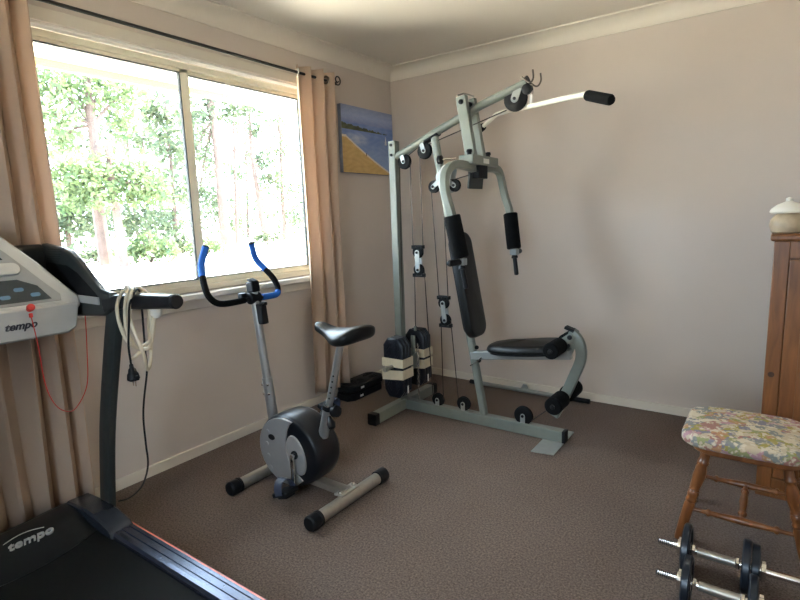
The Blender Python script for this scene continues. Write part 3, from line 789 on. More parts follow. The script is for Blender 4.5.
# ------------------------------------------------------------------ exercise bike
BY = -1.87
bike = thing('exercise_bike', (.78, BY, 0), 'silver and black exercise bike with blue-tipped handlebars, under the window', 'exercise bike')
def B(x, z, y=BY): return V((x, y, z))
def bp(name, mb, m, parent=bike, **k): return mb.build(name, m, parent, **k)
for x, ya, yb in ((.525, -2.10, -1.64), (1.050, -2.105, -1.635)):
    st = bp('stabiliser', MB().tube([B(x, .034, ya), B(x, .034, yb)], .0275, 18), SATIN)
    for y, s_ in ((ya, -1), (yb, 1)):
        MB().lathe([(-.04, .029), (-.038, .034), (-.028, .034), (-.026, .031), (-.018, .034), (.018, .034), (.024, .029), (.025, .01)], B(x, .034, y), (0, s_, 0), 18).build('end_cap', BLK, st)
bp('base_beam', MB().rect([B(.53, .060), B(1.04, .055)], .050, .030, YV), SATIN)
bp('base_bracket', MB().box(B(1.035, .062), (.05, .12, .008)), SATIN, bevel=.002)
b = MB()
for y in (-.045, .045): b.lathe([(0, .010), (.006, .010), (.010, .006)], B(1.035, .066, BY+y), (0, 0, 1), 10)
bp('base_bolts', b, CHROME)
# drum housing
DX, DZ, DR, DW = .739, .207, .173, .080
def drum():
    rings = []
    prof = [(-DW, .0), (-DW, .70), (-DW, .90), (-DW*.93, .955), (-DW*.75, .99), (-DW*.3, 1.0), (DW*.3, 1.0), (DW*.75, .99), (DW*.93, .955), (DW, .90), (DW, .70), (DW, 0)]
    for y, k in prof:
        ring = []
        for i in range(48):
            a = 2*PI*i/48
            rx = DR*1.18 if math.cos(a) > 0 else DR*1.12
            rz = DR
            ring.append(B(DX+rx*max(k, .001)*math.cos(a), DZ+rz*max(k, .001)*math.sin(a), BY+y))
        rings.append(ring)
    return MB().loft(rings)
bp('drum_housing', drum(), BLKG, smooth=40)
# silver fairing: crescent on the left side plus disc round the crank
cx_, cz_ = DX+.058, DZ-.010
def fair(s_):
    y = BY+s_*(DW+.001); out = []
    for k in range(22):
        a = math.radians(72+(292-72)*k/21); out.append((DX+DR*1.10*.93*math.cos(a), DZ+DR*.93*math.sin(a)))
    inner = [(DX+.105, DZ-.118), (DX+.055, DZ-.085), (DX+.018, DZ-.035), (DX+.004, DZ+.01), (DX+.006, DZ+.06), (DX+.018, DZ+.105), (DX+.036, DZ+.138), (DX+.052, DZ+.150)]
    return out+inner, y
for s_ in (-1, 1):
    poly, y = fair(s_)
    bp('side_fairing', MB().prism(poly, (0, y, 0), (1, 0, 0), (0, 0, 1), (0, 1, 0), .012), FAIR, bevel=.004)
    dpts = [(cx_+.012+.058*math.cos(2*PI*k/28)+.02*math.sin(2*PI*k/28)*-.9, cz_+.008+.092*math.sin(2*PI*k/28)) for k in range(28)]
    bp('crank_disc', MB().prism(dpts, (0, y, 0), (1, 0, 0), (0, 0, 1), (0, 1, 0), .014), FAIR, bevel=.004)
bp('badge', MB().prism([(.022*math.cos(2*PI*k/20), .014*math.sin(2*PI*k/20)) for k in range(20)], (DX-.085, BY-DW-.0085, DZ+.055), (1, 0, 0), (0, 0, 1), (0, 1, 0), .004), BLK)
for z in (.085, .015, -.05, -.115):
    bp('fairing_dimple', MB().lathe([(0, .012), (.002, .010), (.003, .001)], (DX-.125+abs(z)*.15, BY-DW-.007, DZ+z*.9), (0, -1, 0), 16), FAIR)
# crank and pedals
CX, CZ = cx_+.008, cz_+.012
bp('crank_axle', MB().tube([B(CX, CZ, BY-DW-.03), B(CX, CZ, BY+DW+.03)], .010, 12), CHROME)
bp('crank_boss', MB().lathe([(0, .020), (.008, .020), (.010, .012)], B(CX, CZ, BY-DW-.006), (0, -1, 0), 16), BLK)
def crank(s_, ang):
    yb = BY+s_*(DW+.022); d = V((math.sin(ang), 0, -math.cos(ang))); st = B(CX, CZ, yb)
    e_ = st+d*.140+V((0, s_*.018, 0))
    bp('crank_arm', MB().rect(smooth_path([st+V((0, -s_*.008, 0)), st+d*.012+V((0, s_*.006, 0)), st+d*.08+V((0, s_*.010, 0)), e_], 4), .012, .022, YV, .35), CHROME)
    pc = e_+V((0, s_*.050, 0)); PR = Matrix.Rotation(.35*s_, 3, 'Y')
    pd = bp('pedal', MB().box(pc, (.095, .080, .022), PR).box(pc+PR @ V((0, 0, -.016)), (.06, .055, .016), PR), BLK, bevel=.005)
    # strap arching over the pedal
    pts = [pc+PR @ V((.006, .044*math.cos(t), .062*math.sin(t))) for t in [PI*k/12 for k in range(13)]]
    MB().rect(pts, .044, .003, V((1, 0, 0)), .1).build('strap', STRAP, pd)
    MB().tube([e_, pc], .006, 8).build('spindle', CHROME, pd)
crank(-1, .10); crank(1, PI+.10)
# mast
mb0, mb1 = B(.568, .33), B(.490, .965)
md = (mb1-mb0).normalized()
bp('mast', MB().tube([mb0, mb0+md*.62], .0205, 18), SILV)
bp('mast_sleeve', MB().tube([mb0-md*.05, mb0+md*.185], .0255, 18), SILV)
for k in (.11, .155):
    bp('mast_bolt', MB().lathe([(0, .007), (.005, .007), (.008, .004)], mb0+md*k+V((0.018, -.018, 0)), V((.7, -.7, 0)), 8), CHROME)
    bp('mast_bolt', MB().lathe([(0, .007), (.005, .007), (.008, .004)], mb0+md*k+V((-.010, -.023, 0)), V((-.4, -.9, 0)), 8), CHROME)
bp('mast_cap', MB().box(mb1+V((.002, 0, -.006)), (.050, .046, .052), Matrix.Rotation(-.12, 3, 'Y')).box(mb1+V((.004, 0, .024)), (.044, .040, .012), Matrix.Rotation(.3, 3, 'Y')), BLK, bevel=.006)
bp('meter_bracket', MB().box(mb0+md*.505+V((.040, 0, 0)), (.040, .036, .100), Matrix.Rotation(-.12, 3, 'Y')).box(mb0+md*.555+V((.058, 0, 0)), (.032, .03, .018)), BLK, bevel=.006)
bp('handlebar_clamp', MB().lathe([(-.032, .022), (-.028, .029), (.028, .029), (.032, .022)], B(.494, .905), (0, 1, 0), 16).box(B(.466, .91, BY-.045), (.03, .03, .045)), BLK, bevel=.003)
def HB(x, z, d, s_): return B(x, z, BY+s_*d)
bars = {}
for s_ in (-1, 1):
    pts = smooth_path([HB(.494, .905, 0, s_), HB(.488, .900, .07, s_), HB(.474, .898, .150, s_), HB(.455, .908, .188, s_), HB(.430, .940, .206, s_), HB(.405, .978, .203, s_), HB(.370, 1.022, .187, s_), HB(.340, 1.060, .169, s_), HB(.330, 1.095, .155, s_), HB(.338, 1.160, .134, s_)], 4)
    n = len(pts)
    i1 = int(n*.66)
    nm = bp('handlebar', MB().tube(pts, .0105, 12), BLK)
    if s_ < 0:
        MB().tube(pts[3:i1+1], .0150, 14).build('foam_sleeve', FOAM, nm)
        o = MB().tube(pts[i1:], .0162, 14).build('foam_grip', BLUE, nm); o['label'] = 'blue foam grip'
    else:
        o = MB().tube(pts[3:13], .0158, 14).build('foam_grip', BLUE, nm); o['label'] = 'blue foam grip'
        MB().tube(pts[12:i1+1], .0150, 14).build('foam_sleeve', FOAM, nm)
        o = MB().tube(pts[i1:], .0162, 14).build('foam_grip', BLUE, nm); o['label'] = 'blue foam grip'
    MB().lathe([(0, .0165), (.004, .0165), (.007, .010)], pts[-1], (pts[-1]-pts[-2]), 12).build('bar_end_cap', BLK, nm)
# seat post and saddle
s0, s1 = B(.905, .290), B(1.050, .765); sdv = (s1-s0).normalized()
bp('seat_tube', MB().tube([s0, s0+sdv*.165], .0235, 18), SILV)
bp('seat_post', MB().tube([s0+sdv*.14, s1], .0165, 16), SILV)
b = MB()
for k in range(5):
    c = s0+sdv*(.205+.028*k); b.lathe([(0, .0045), (.001, .0045)], c+V((.006, -.0155, 0)), V((.35, -1, 0)), 8)
bp('height_holes', b, SEAL)
kc = s0+sdv*.155
bp('seat_clamp', MB().lathe([(-.012, .027), (-.010, .029), (.010, .029), (.012, .027)], kc, sdv, 18), BLK)
bp('height_knob', MB().lathe([(0, .012), (.02, .012), (.024, .026), (.046, .026), (.050, .016)], kc+V((.01, 0, -.02)), V((1, -.1, .25)), 14)
   .lathe([(0, .008), (.02, .014), (.035, .020), (.055, .016), (.060, .006)], kc+V((.02, -.02, -.035)), V((.55, -.35, -.6)), 12), BLK)
def saddle():
    secs = [(.893, .010, .818, .030), (.900, .024, .826, .042), (.925, .032, .826, .046), (.965, .037, .815, .048), (1.005, .050, .806, .050), (1.045, .078, .806, .056), (1.090, .104, .812, .064), (1.135, .116, .822, .070), (1.170, .112, .829, .070), (1.195, .094, .830, .062), (1.208, .064, .826, .046), (1.212, .020, .820, .030)]
    rings = []
    for x, hw, zt, th in secs:
        ring = []
        x = .905+(x-.893)*.86
        for i in range(20):
            a = 2*PI*i/20; c, s_ = math.cos(a), math.sin(a)
            yy = hw*math.copysign(abs(c)**.7, c)
            zz = (th*.42)*math.copysign(abs(s_)**.75, s_) if s_ > 0 else th*.58*math.copysign(abs(s_)**.6, s_)
            crown = -.10*(yy/.12)**2*.12
            ring.append(B(x, zt-th*.42+zz+crown, BY+yy))
        rings.append(ring)
    return MB().loft(rings)
sad = bp('saddle', saddle(), VINYL, smooth=60)
for mod in (sad.modifiers.new('sub', 'SUBSURF'),): mod.levels = 1; mod.render_levels = 1
bp('saddle_base', MB().box(B(1.070, .765), (.10, .06, .022)), BLK, bevel=.005)

# ------------------------------------------------------------------ treadmill
TY = -2.955
tm = thing('treadmill', (.95, TY, 0), 'dark folding treadmill with silver console and black handrails, in the left foreground', 'treadmill')
def tp(name, mb, m, parent=tm, **k): return mb.build(name, m, parent, **k)
HW = .352   # half width
ZR = .142
XE = 1.80
tp('deck', MB().bb(.36, XE, TY-HW+.03, TY+HW-.03, .045, .115), BLK, bevel=.01)
belt = [(.40, .122), (XE-.02, .122), (XE+.012, .112), (XE+.020, .085), (XE+.01, .06), (.40, .06)]
tp('running_belt', MB().prism(belt, (0, TY, 0), (1, 0, 0), (0, 0, 1), (0, 1, 0), 2*(HW-.085)), BELT)
for s_ in (-1, 1):
    yo, yi = TY+s_*HW, TY+s_*(HW-.082)
    y0_, y1_ = min(yo, yi), max(yo, yi)
    m_ = MB(); prof = [(0, .05), (0, ZR-.006), (.006, ZR), (.018, ZR), (.020, ZR-.003), (.030, ZR-.003), (.032, ZR), (.046, ZR), (.048, ZR-.003), (.058, ZR-.003), (.060, ZR), (.074, ZR-.001), (.082, ZR-.010), (.082, .05)]
    rings = [[V((x, yo-s_*a, z)) for a, z in prof] for x in (.40, XE)]
    rl = tp('side_rail', m_.loft(rings), mat('rail_satin', (.045, .055, .085), .22, metal=.55, noise=.1, nscale=30), smooth=25)
    o = MB().bb(.56, XE, yo-.003 if s_ > 0 else yo-.004, yo+.004 if s_ > 0 else yo+.003, ZR-.020, ZR-.004).build('edge_glint', CORAL, rl); o['label'] = 'painted coral glint along the rail edge'  # thin stripe painted to stand for the rear-lit rail edge
    MB().box((XE+.012, (yo+yi)/2, .095), (.03, .086, .10)).build('rail_end_cap', BLK, rl, bevel=.006)
    for x in (.5, 1.7): tp('rubber_foot', MB().lathe([(0, .022), (.05, .022)], (x, TY+s_*(HW-.06), 0), (0, 0, 1), 12), BLK)
# motor hood: loft across the width, front edge bowed toward the walker
def hood():
    rings = []
    N = 25
    for i in range(N):
        u = -1+2*i/(N-1); y = TY+u*(HW-.075); k = 1-abs(u)**3
        xf = .485+.075*(1-u*u)
        zt = .150+.018*k**.6
        xb = .165+.060*(1-u*u)
        prof = [(xb, .04), (xb, zt*.70), (xb+.03, zt*.93), (xb+.07, zt), (xb+.15, zt+.002), (xf-.10, zt-.010), (xf-.03, zt-.030), (xf, .128), (xf-.02, .110), (xf-.02, .04)]
        rings.append([V((x, y, z)) for x, z in prof])
    return MB().loft(rings)
tp('motor_hood', hood(), TMBLK, smooth=50)
# frame feet at the front and side covers where the uprights stand
for s_ in (-1, 1):
    y = TY+s_*(HW-.045)
    pts = [(.180, .03), (.175, .12), (.24, .165), (.40, .178), (.50, .172), (.575, .158), (.600, .140), (.600, .075), (.50, .03)]
    tp('side_cover', MB().prism(pts, (0, y, 0), (1, 0, 0), (0, 0, 1), (0, 1, 0), .088), TMCOV, bevel=.008)
    tp('frame_foot', MB().bb(.155, .50, TY+s_*(HW+.0), TY+s_*(HW+.05), .0, .075), BLK, bevel=.008)
    def T(px_, py_): 
        p = at(px_, py_, 1, TY+HW+.005); return V((p.x, TY+s_*(HW+.005), p.z))
    up_pts = smooth_path([T(109, 520), T(108, 495), T(107.5, 430), T(111.5, 360), T(115.5, 312), T(117, 298)], 5)
    tp('upright', MB().rect(up_pts, .030, .078, YV, .25), TMGREY)
    # handrail
    hr = [V((.600, TY+s_*(HW+.002), .993)), V((.70, TY+s_*(HW+.004), 1.012)), V((.85, TY+s_*(HW+.004), 1.022)), V((.98, TY+s_*(HW+.004), 1.030)), V((1.022, TY+s_*(HW+.004), 1.033))]
    rings = []
    for i, (p, a_, b_) in enumerate(MB().frames(hr, YV)):
        w_, h_ = (.050, .062) if i < 1 else (.046, .052) if i < 3 else (.042, .046)
        if i == 4: h_ = .046
        pr = rrect(w_, h_, .016, 4); rings.append([p+a_*x+b_*z for x, z in pr])
    h = tp('handrail', MB().loft(rings), BLKG, bevel=.004)
    MB().lathe([(0, .022), (.012, .024), (.020, .020), (.022, .006)], V((1.015, TY+s_*(HW+.004), 1.032)), (1, 0, .04), 18).build('rail_end', BLK, h)
# console arms: side wings carrying the console
for s_ in (-1, 1):
    y = TY+s_*(HW-.005)
    pts = [(.085, .985), (.085, 1.130), (.10, 1.195), (.16, 1.212), (.33, 1.196), (.385, 1.182), (.44, 1.150), (.52, 1.090), (.585, 1.050), (.66, 1.040), (.66, .980), (.60, .955), (.30, .930)]
    wg = tp('console_wing', MB().prism(pts, (0, y, 0), (1, 0, 0), (0, 0, 1), (0, 1, 0), .030), TMGREY, bevel=.008)
    pk = [(.13, 1.00), (.13, 1.115), (.20, 1.140), (.36, 1.130), (.44, 1.105), (.56, 1.035), (.58, 1.02), (.42, 1.005)]
    MB().prism(pk, (0, y-s_*.0155, 0), (1, 0, 0), (0, 0, 1), (0, 1, 0), .002).build('recess_liner', BLK, wg)
    v = MB()
    for k in range(6): v.bb(.200+.004*k, .300+.006*k, y-s_*.0150-.0025, y-s_*.0150+.0025, 1.143+.009*k, 1.148+.009*k)
    v.build('vent_slots', SEAL, wg)
    MB().bb(.36, .585, y-s_*.018-.002, y-s_*.018+.002, .995, 1.022).build('inner_strip', CONS, wg)
tp('console_hood', MB().prism([(.075, .98), (.075, 1.165), (.095, 1.200), (.150, 1.212), (.180, 1.195), (.180, .98)], (0, TY, 0), (1, 0, 0), (0, 0, 1), (0, 1, 0), 2*(HW-.014)), TMGREY, bevel=.010)
# console body spanning between the wings
tray = [(.075, .97), (.075, 1.12), (.20, 1.12), (.32, 1.03), (.40, .97), (.40, .90), (.20, .90)]
tp('console_back', MB().prism(tray, (0, TY, 0), (1, 0, 0), (0, 0, 1), (0, 1, 0), 2*(HW-.03)), BLK, bevel=.01)
tl = V((-.47, 0, .88)).normalized()      # up along the sloping face
fn = V((.88, 0, .47)).normalized()
fo = V((.455, TY, .985))
face = [(-.325, 0), (.325, 0), (.330, .045), (.300, .085), (.235, .190), (.130, .330), (.06, .365), (-.06, .365), (-.130, .330), (-.235, .190), (-.300, .085), (-.330, .045)]
tp('console_shell', MB().prism(face, fo-fn*.02, YV, tl, fn, .045), CONS, bevel=.010)
lowp = [(-.322, .888), (.322, .900), (.327, 1.0), (-.327, 1.0)]
lowp = [(-.270, .893), (.270, .893), (.300, .910), (.318, 1.003), (-.318, 1.003), (-.300, .910)]
tp('console_apron', MB().prism(lowp, (.435, TY, 0), (0, 1, 0), (0, 0, 1), (1, 0, 0), .055), CONS, bevel=.008)
rec = [(-.265, .030), (.265, .030), (.268, .055), (.235, .100), (.175, .190), (.10, .295), (.04, .320), (-.04, .320), (-.10, .295), (-.175, .190), (-.235, .100), (-.268, .055)]
tp('console_fascia', MB().prism(rec, fo+fn*.003, YV, tl, fn, .004), mat('console_grey', (.30, .30, .29), .4, noise=.05), bevel=.0015)
scr = [(-.235, .040), (.235, .040), (.205, .095), (.150, .125), (-.150, .125), (-.205, .095)]
tp('display', MB().prism(scr, fo+fn*.006, YV, tl, fn, .004), LCD)
b = MB()
for k in range(4):
    for s_ in (-1, 1): tp('display_icon', MB().prism(rrect(.030, .014, .006, 3, s_*(.19-.045*k), .062+.024*(k % 2)), fo+fn*.0086, YV, tl, fn, .0015), LCDB)
tp('button_bar', MB().pad(rrect(.34, .045, .020, 5, 0, .165), fo+fn*.004, YV, tl, fn, .012, .005, .002), CONS)
tp('upper_display', MB().prism([(-.13, .205), (.13, .205), (.075, .290), (-.075, .290)], fo+fn*.006, YV, tl, fn, .004), LCD)
# key
kp = V((.462, TY+.155, .998))
tp('safety_key', MB().lathe([(0, .010), (.008, .010), (.014, .013), (.022, .012), (.025, .005)], kp, fn, 16), RED)
Rw = Matrix(((0, 0, 1), (1, 0, 0), (0, 1, 0)))     # text x -> +y, y -> +z, normal +x
text_mesh('console_logo', 'tempo', .036, Rw, (.4640, TY+.122, .946), LOGOD, tm, bold=.0010)
# hood logo, lying on the sloped front of the hood
hx = .43
Rh = Matrix(((0, -.985, .17), (1, 0, 0), (0, .17, .985)))
text_mesh('hood_logo', 'tempo', .055, Rh, (hx-.015, TY+.070, .1665), LOGO, tm, extrude=.004, bold=.0008)
b = MB()
b.tube([V((hx-.052, TY+.00+.13*k/8, (.1695)+.0*k)) + V((-.012*math.sin(PI*k/8), 0, .006*math.sin(PI*k/8))) for k in range(9)], .0016, 5)
tp('logo_swoosh', b, LOGO)

# red safety cord
rc = thing('safety_cord', (.47, TY+.2, .6), 'thin red safety cord looping down from the treadmill console', 'cord')
pts = [at(x, y, 0, X) for x, y, X in ((31, 316, .49), (38, 345, .49), (45, 383, .485), (54, 403, .475), (65, 411, .465), (76, 408, .455), (87, 385, .445), (87, 350, .44), (85, 315, .435), (81, 293, .43))]
MB().tube(smooth_path(pts, 6), .0017, 6).build('cord', RED, rc)
MB().lathe([(0, .003), (.002, .006), (.014, .006), (.016, .003)], pts[0]+V((0, 0, -.006)), (0, 0, 1), 10).build('clip', RED, rc)

# cream extension cord hanging over the handrail
YF, YB, YT_ = TY+HW-.032, TY+HW+.042, TY+HW+.004
ec = thing('extension_cord', (.76, YT_, .85), 'coiled cream extension cord hung over the treadmill handrail', 'cord')
def seg(L): return [at(x, y, 1, yy) for x, y, yy in L]
F, K = YF, YB
ZT = 1.062
l1 = seg([(155, 314, K), (153, 335, K), (149, 348, K-.02), (138, 348, F+.03), (128, 342, F), (120, 325, F), (117, 308, F), (120, 296, F), (126, 288, F)])+[V((.74, YT_, ZT+.004))]+seg([(147, 292, K), (150, 310, K), (152, 335, K), (145, 345, K-.01), (136, 347, F+.02), (127, 330, F-.004), (125, 310, F-.004), (127, 294, F-.004)])+[V((.76, YT_, ZT))]+seg([(148, 300, K+.004), (149, 325, K+.004), (151, 350, K), (150, 365, K-.02), (147, 369, K-.04), (143, 352, F+.01), (133, 328, F-.002), (129, 310, F-.002), (131, 294, F-.002)])+[V((.785, YT_, ZT))]+seg([(150, 305, K+.01), (153, 330, K+.01), (148, 345, K), (139, 353, F+.02), (132, 359, F)])
MB().tube(smooth_path(l1, 5), .0060, 8).build('cord', CREAMC, ec)
sk = at(156, 309, 1, K)
MB().lathe([(-.034, .016), (-.030, .026), (-.012, .028), (-.008, .020), (.018, .019), (.030, .010)], sk, (0.05, 0, -1), 18).build('socket', WHITEP, ec)

# black power cord
pc = thing('power_cord', (.75, YT_, .6), 'black power cord with plug draped over the treadmill handrail', 'cord')
L = seg([(131, 364, F-.012), (128.5, 345, F-.012), (129, 320, F-.012), (130, 303, F-.010)])+[V((.80, YT_+.005, ZT-.003))]+seg([(142, 310, K+.008), (145, 350, K+.008), (147, 370, K+.008), (144, 400, K+.01), (143.5, 420, K+.01), (146, 445, K+.01), (148, 465, K+.01), (143.5, 483, K+.03), (136, 493, K+.04), (127, 499, K+.04), (119, 501, K+.03)])
MB().tube(smooth_path(L, 6), .0036, 8).build('cord', BLK, pc)
q = L[0]
plug = MB(); plug.lathe([(0, .006), (.012, .007), (.018, .012), (.028, .014), (.034, .018), (.052, .021), (.058, .012)], q, (.12, 0, -1), 14); plug.box(q+V((.008, 0, -.045)), (.048, .014, .016))
pl_ = plug.build('plug', BLK, pc, bevel=.002)
MB().box(q+V((.000, 0, -.066)), (.005, .002, .018)).box(q+V((.016, 0, -.066)), (.005, .002, .018)).build('pins', CHROME, pl_)

# ------------------------------------------------------------------ stool
SX, SY, SZ, SEY = 2.503, -1.205, .445, -1.262
stool = thing('wooden_stool', (SX, SY, 0), 'turned wooden stool with a floral padded seat, beside the dumbbells', 'stool')
def floral():
    m, t, b = nt('floral_fabric')
    tc = t.nodes.new('ShaderNodeTexCoord')
    mp = t.nodes.new('ShaderNodeMapping'); mp.inputs['Scale'].default_value = (1, 1, 1)
    n0 = t.nodes.new('ShaderNodeTexNoise'); n0.inputs['Scale'].default_value = 26; n0.inputs['Detail'].default_value = 3
    add = t.nodes.new('ShaderNodeMix'); add.data_type = 'RGBA'; add.blend_type = 'LINEAR_LIGHT'; add.inputs['Factor'].default_value = .06
    vo = t.nodes.new('ShaderNodeTexVoronoi'); vo.inputs['Scale'].default_value = 30
    t.links.new(tc.outputs['Object'], mp.inputs['Vector']); t.links.new(mp.outputs['Vector'], n0.inputs['Vector'])
    t.links.new(mp.outputs['Vector'], add.inputs[6]); t.links.new(n0.outputs['Color'], add.inputs[7]); t.links.new(add.outputs[2], vo.inputs['Vector'])
    sep = t.nodes.new('ShaderNodeSeparateColor'); t.links.new(vo.outputs['Color'], sep.inputs[0])
    r = t.nodes.new('ShaderNodeValToRGB'); r.color_ramp.interpolation = 'CONSTANT'
    cols = [(0, (.46, .38, .28)), (.18, (.20, .21, .20)), (.36, (.30, .25, .07)), (.46, (.55, .47, .35)), (.60, (.30, .15, .13)), (.68, (.40, .22, .12)), (.76, (.19, .18, .22)), (.85, (.38, .22, .25)), (.92, (.24, .25, .12))]
    el = r.color_ramp.elements; el[0].position = 0; el[0].color = (*cols[0][1], 1); el[1].position = cols[1][0]; el[1].color = (*cols[1][1], 1)
    for p_, c in cols[2:]: e_ = el.new(p_); e_.color = (*c, 1)
    t.links.new(sep.outputs[0], r.inputs['Fac'])
    n1 = t.nodes.new('ShaderNodeTexNoise'); n1.inputs['Scale'].default_value = 60; n1.inputs['Detail'].default_value = 4
    t.links.new(tc.outputs['Object'], n1.inputs['Vector'])
    r1 = t.nodes.new('ShaderNodeValToRGB'); r1.color_ramp.elements[0].position = .54; r1.color_ramp.elements[1].position = .64
    t.links.new(n1.outputs['Fac'], r1.inputs['Fac'])
    mx = t.nodes.new('ShaderNodeMix'); mx.data_type = 'RGBA'; mx.inputs[7].default_value = (.56, .49, .38, 1)
    t.links.new(r1.outputs['Color'], mx.inputs['Factor']); t.links.new(r.outputs['Color'], mx.inputs[6]); t.links.new(mx.outputs[2], b.inputs['Base Color'])
    b.inputs['Roughness'].default_value = .85; b.inputs['Specular IOR Level'].default_value = .2
    return m
st_o = MB().pad(rrect(.395, .385, .085, 7), (SX-.010, SEY, SZ-.036), (1, 0, 0), (0, 1, 0), (0, 0, 1), .046, .020, .010, 6).build('seat_cover', floral(), stool, smooth=60)
MB().pad(rrect(.345, .335, .08, 6), (SX, SEY, SZ-.062), (1, 0, 0), (0, 1, 0), (0, 0, 1), .024, .006, 0).build('seat_board', WOODS, stool)
def turned(p0, p1, r, name, kind):
    p0, p1 = V(p0), V(p1); L = (p1-p0).length
    if kind == 'leg':
        pr = [(0, .70), (.02, .8), (.12, .85), (.26, .95), (.40, .95), (.425, .80), (.435, .98), (.455, 1.0), (.47, .82), (.50, 1.0), (.525, 1.0), (.545, .80), (.555, .95), (.575, .78), (.62, .95), (.70, 1.12), (.76, 1.05), (.81, .82), (.83, .80), (.84, .95), (.86, .97), (.87, .80), (.93, .78), (1.0, .70)]
    else:
        pr = [(0, .55), (.12, .62), (.17, .70), (.185, 1.15), (.205, 1.15), (.22, .75), (.36, .95), (.5, 1.2), (.64, .95), (.78, .75), (.795, 1.15), (.815, 1.15), (.83, .70), (.88, .62), (1, .55)]
    return MB().lathe([(t*L, q*r) for t, q in pr], p0, p1-p0, 18).build(name, WOODS, stool, smooth=50)
FX, FY, TX, TYY = .200, .170, .118, .120
ft = {}
for sx in (-1, 1):
    for sy in (-1, 1):
        a = V((SX+sx*FX, SY+sy*FY, 0)); b_ = V((SX+sx*TX, SEY+.01+sy*TYY, SZ-.058)); ft[(sx, sy)] = (a, b_)
        turned(a, b_, .0195, 'leg', 'leg')
def onleg(k, z): a, b_ = ft[k]; return a+(b_-a)*(z/b_.z)
for sy in (-1, 1): turned(onleg((-1, sy), .135), onleg((1, sy), .135), .0125, 'stretcher', 'st')
m0 = (onleg((-1, -1), .135)+onleg((1, -1), .135))/2; m1 = (onleg((-1, 1), .135)+onleg((1, 1), .135))/2
turned(m0, m1, .0125, 'stretcher', 'st')

# ------------------------------------------------------------------ dumbbells
def dumbbell(x0, y, z, label, plates_r, proto=None):
    t = thing('dumbbell', (x0+.17, y, 0), label, 'dumbbell', 'dumbbells on the carpet')
    X = V((1, 0, 0)); L0, L1 = x0, x0+.40
    MB().lathe([(0, .009), (.002, .0125), (.37, .0125)], (x0+.07, y, z), X, 16).build('core_bar', CHROME, t)
    th = [(0, .008)]
    for k in range(17): th += [(.002+k*.0062, .0122), (.005+k*.0062, .0100)]
    MB().lathe(th, (L0, y, z), X, 14).build('threaded_end', CHROME, t)
    MB().lathe([(-a, r) for a, r in th], (x0+.365, y, z), X, 14).build('threaded_end', CHROME, t)
    MB().lathe([(0, .012), (.001, .0142), (.120, .0142), (.121, .012)], (x0+.124, y, z), X, 20).build('handle_sleeve', SATIN, t)
    for xx in (x0+.112, x0+.242):
        MB().lathe([(-.006, .018), (-.004, .020), (.004, .020), (.006, .018)], (xx, y, z), X, 6).build('inner_collar', CHROME, t, smooth=0)
    def pl(xx, r, w_=.024):
        return MB().lathe([(-w_/2, .014), (-w_/2, r*.30), (-w_/2+.006, r*.36), (-w_/2+.006, r*.76), (-w_/2, r*.82), (-w_/2, r*.94), (-w_/2+.004, r), (w_/2-.004, r), (w_/2, r*.94), (w_/2, r*.82), (w_/2-.006, r*.76), (w_/2-.006, r*.36), (w_/2, r*.30), (w_/2, .014)], (xx, y, z), X, 40).build('weight_disc', GUN, t)
    pl(x0+.091, z-.001)
    pl(x0+.266, z-.001)
    if plates_r > 1: pl(x0+.292, .078)
    for xx, w_ in ((x0+.070, .014), (x0+.252+.026*plates_r+.010, .014)):
        o = MB().lathe([(-w_/2, .022), (-w_/2, .027), (w_/2, .027), (w_/2, .022)], (xx, y, z), X, 6)
        for k in range(3):
            a = 2*PI*k/3+.4; o.box(V((xx, y+.027*math.cos(a), z+.027*math.sin(a))), (.012, .014, .014), Matrix.Rotation(a, 3, 'X'))
        o.build('star_nut', CHROME, t, bevel=.001)
    return t
dumbbell(2.262, -1.572, .086, 'chrome spin-lock dumbbell nearer the stool, two discs at its right end', 2)
dumbbell(2.286, -1.756, .083, 'chrome spin-lock dumbbell in front of the other, nearest the camera', 1)

# ------------------------------------------------------------------ pine cupboard and ornament
cb = thing('pine_cupboard', (2.95, -.60, 0), 'tall orange pine cupboard standing behind the stool at the right edge', 'cupboard')
x0, x1, y0, y1, H = 2.535, 3.32, -.845, -.38, 1.12
MB().bb(x0+.004, x1-.004, y0+.02, y1, .0, H).build('carcass', PINE, cb, bevel=.003)
for xx in (x0, x1-.055): MB().bb(xx, xx+.055, y0, y0+.022, 0.0, H).build('stile', PINE, cb, bevel=.003)
for (za, zb) in ((0.0, .09), (H-.07, H)): MB().bb(x0+.055, x1-.055, y0, y0+.020, za, zb).build('rail', PINE, cb, bevel=.002)
for k in range(2):
    xa = x0+.057+k*.339; d = MB(); d.bb(xa, xa+.337, y0-.004, y0+.018, .095, H-.075); dd = d.build('door', PINE, cb, bevel=.003)
    MB().pad(rrect(.23, .80, .01, 2), (xa+.168, y0-.003, .58), (1, 0, 0), (0, 0, 1), (0, -1, 0), .010, .006, 0).build('door_panel', PINE, dd)
    MB().lathe([(0, .008), (.012, .008), (.018, .016), (.028, .014), (.031, .004)], (xa+(.30 if k == 0 else .037), y0-.004, .66), (0, -1, 0), 16).build('door_knob', PINE, dd)
MB().bb(x0-.014, x1+.014, y0-.025, y1+.01, H, H+.030).build('top', PINE, cb, bevel=.010, seg=3)
kn = at(766, 374, 1, y0-.001)
MB().lathe([(0, .012), (.001, .011), (.0015, .001)], (x0+.024, y0, kn.z), (0, -1, 0), 18).build('knot', KNOT, cb)
orn = thing('ornament', (2.62, -.72, H+.030), 'small tan jar with a white domed lid on the pine cupboard', 'ornament')
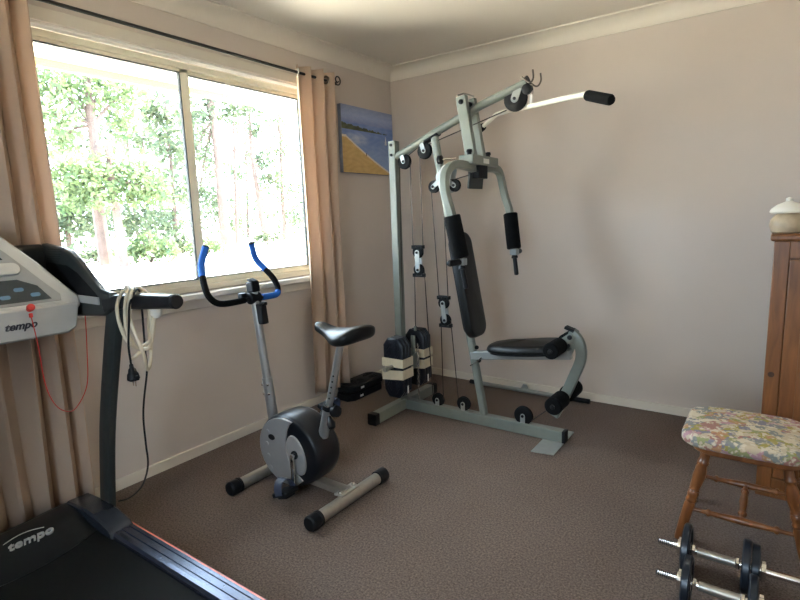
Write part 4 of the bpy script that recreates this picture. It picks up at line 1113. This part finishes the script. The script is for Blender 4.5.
MB().lathe([(0, .045), (.004, .056), (.03, .064), (.055, .060), (.075, .046), (.082, .040)], (2.575, -.76, H+.030), (0, 0, 1), 28).build('jar', mat('tan_ceramic', (.42, .33, .22), .4, noise=.15, nscale=25), orn)
MB().lathe([(0, .060), (.006, .066), (.020, .060), (.036, .040), (.045, .018), (.049, .012), (.060, .012), (.066, .002)], (2.575, -.76, H+.112), (0, 0, 1), 28).build('lid', WHITEP, orn)

# ------------------------------------------------------------------ light
wd = bpy.data.worlds.new('sky'); scene.world = wd; wd.use_nodes = True
bg = wd.node_tree.nodes['Background']; bg.inputs['Color'].default_value = (.68, .83, 1.0, 1); bg.inputs['Strength'].default_value = 4.0
sun = bpy.data.lights.new('sun', 'SUN'); sun.energy = 12; sun.angle = .01; sun.color = (1, .86, .66)
so = bpy.data.objects.new('sun', sun); col.objects.link(so)
so.rotation_euler = V((-.12, -.45, -1.0)).to_track_quat('-Z', 'Y').to_euler()
pt_ = bpy.data.lights.new('window_portal', 'AREA'); pt_.shape = 'RECTANGLE'; pt_.size = WY1-WY0; pt_.size_y = WZ1-WZ0; pt_.cycles.is_portal = True
po = bpy.data.objects.new('window_portal', pt_); col.objects.link(po); po.location = (-.125, (WY0+WY1)/2, (WZ0+WZ1)/2)
po.rotation_euler = Matrix(((0, 0, -1), (1, 0, 0), (0, 1, 0))).to_euler()   # local -z faces +x
po.rotation_euler = V((1, 0, 0)).to_track_quat('-Z', 'Z').to_euler()

p2 = bpy.data.lights.new('window_portal', 'AREA'); p2.shape = 'RECTANGLE'; p2.size = FX1-FX0; p2.size_y = FZ1-FZ0; p2.cycles.is_portal = True  # portal of the added fill window
q2 = bpy.data.objects.new('window_portal', p2); col.objects.link(q2); q2.location = ((FX0+FX1)/2, RY-.125, (FZ0+FZ1)/2)
q2.rotation_euler = V((0, 1, 0)).to_track_quat('-Z', 'Z').to_euler()
scene.view_settings.view_transform = 'Standard'; scene.view_settings.look = 'None'
scene.view_settings.exposure = 2.53; scene.view_settings.gamma = 1
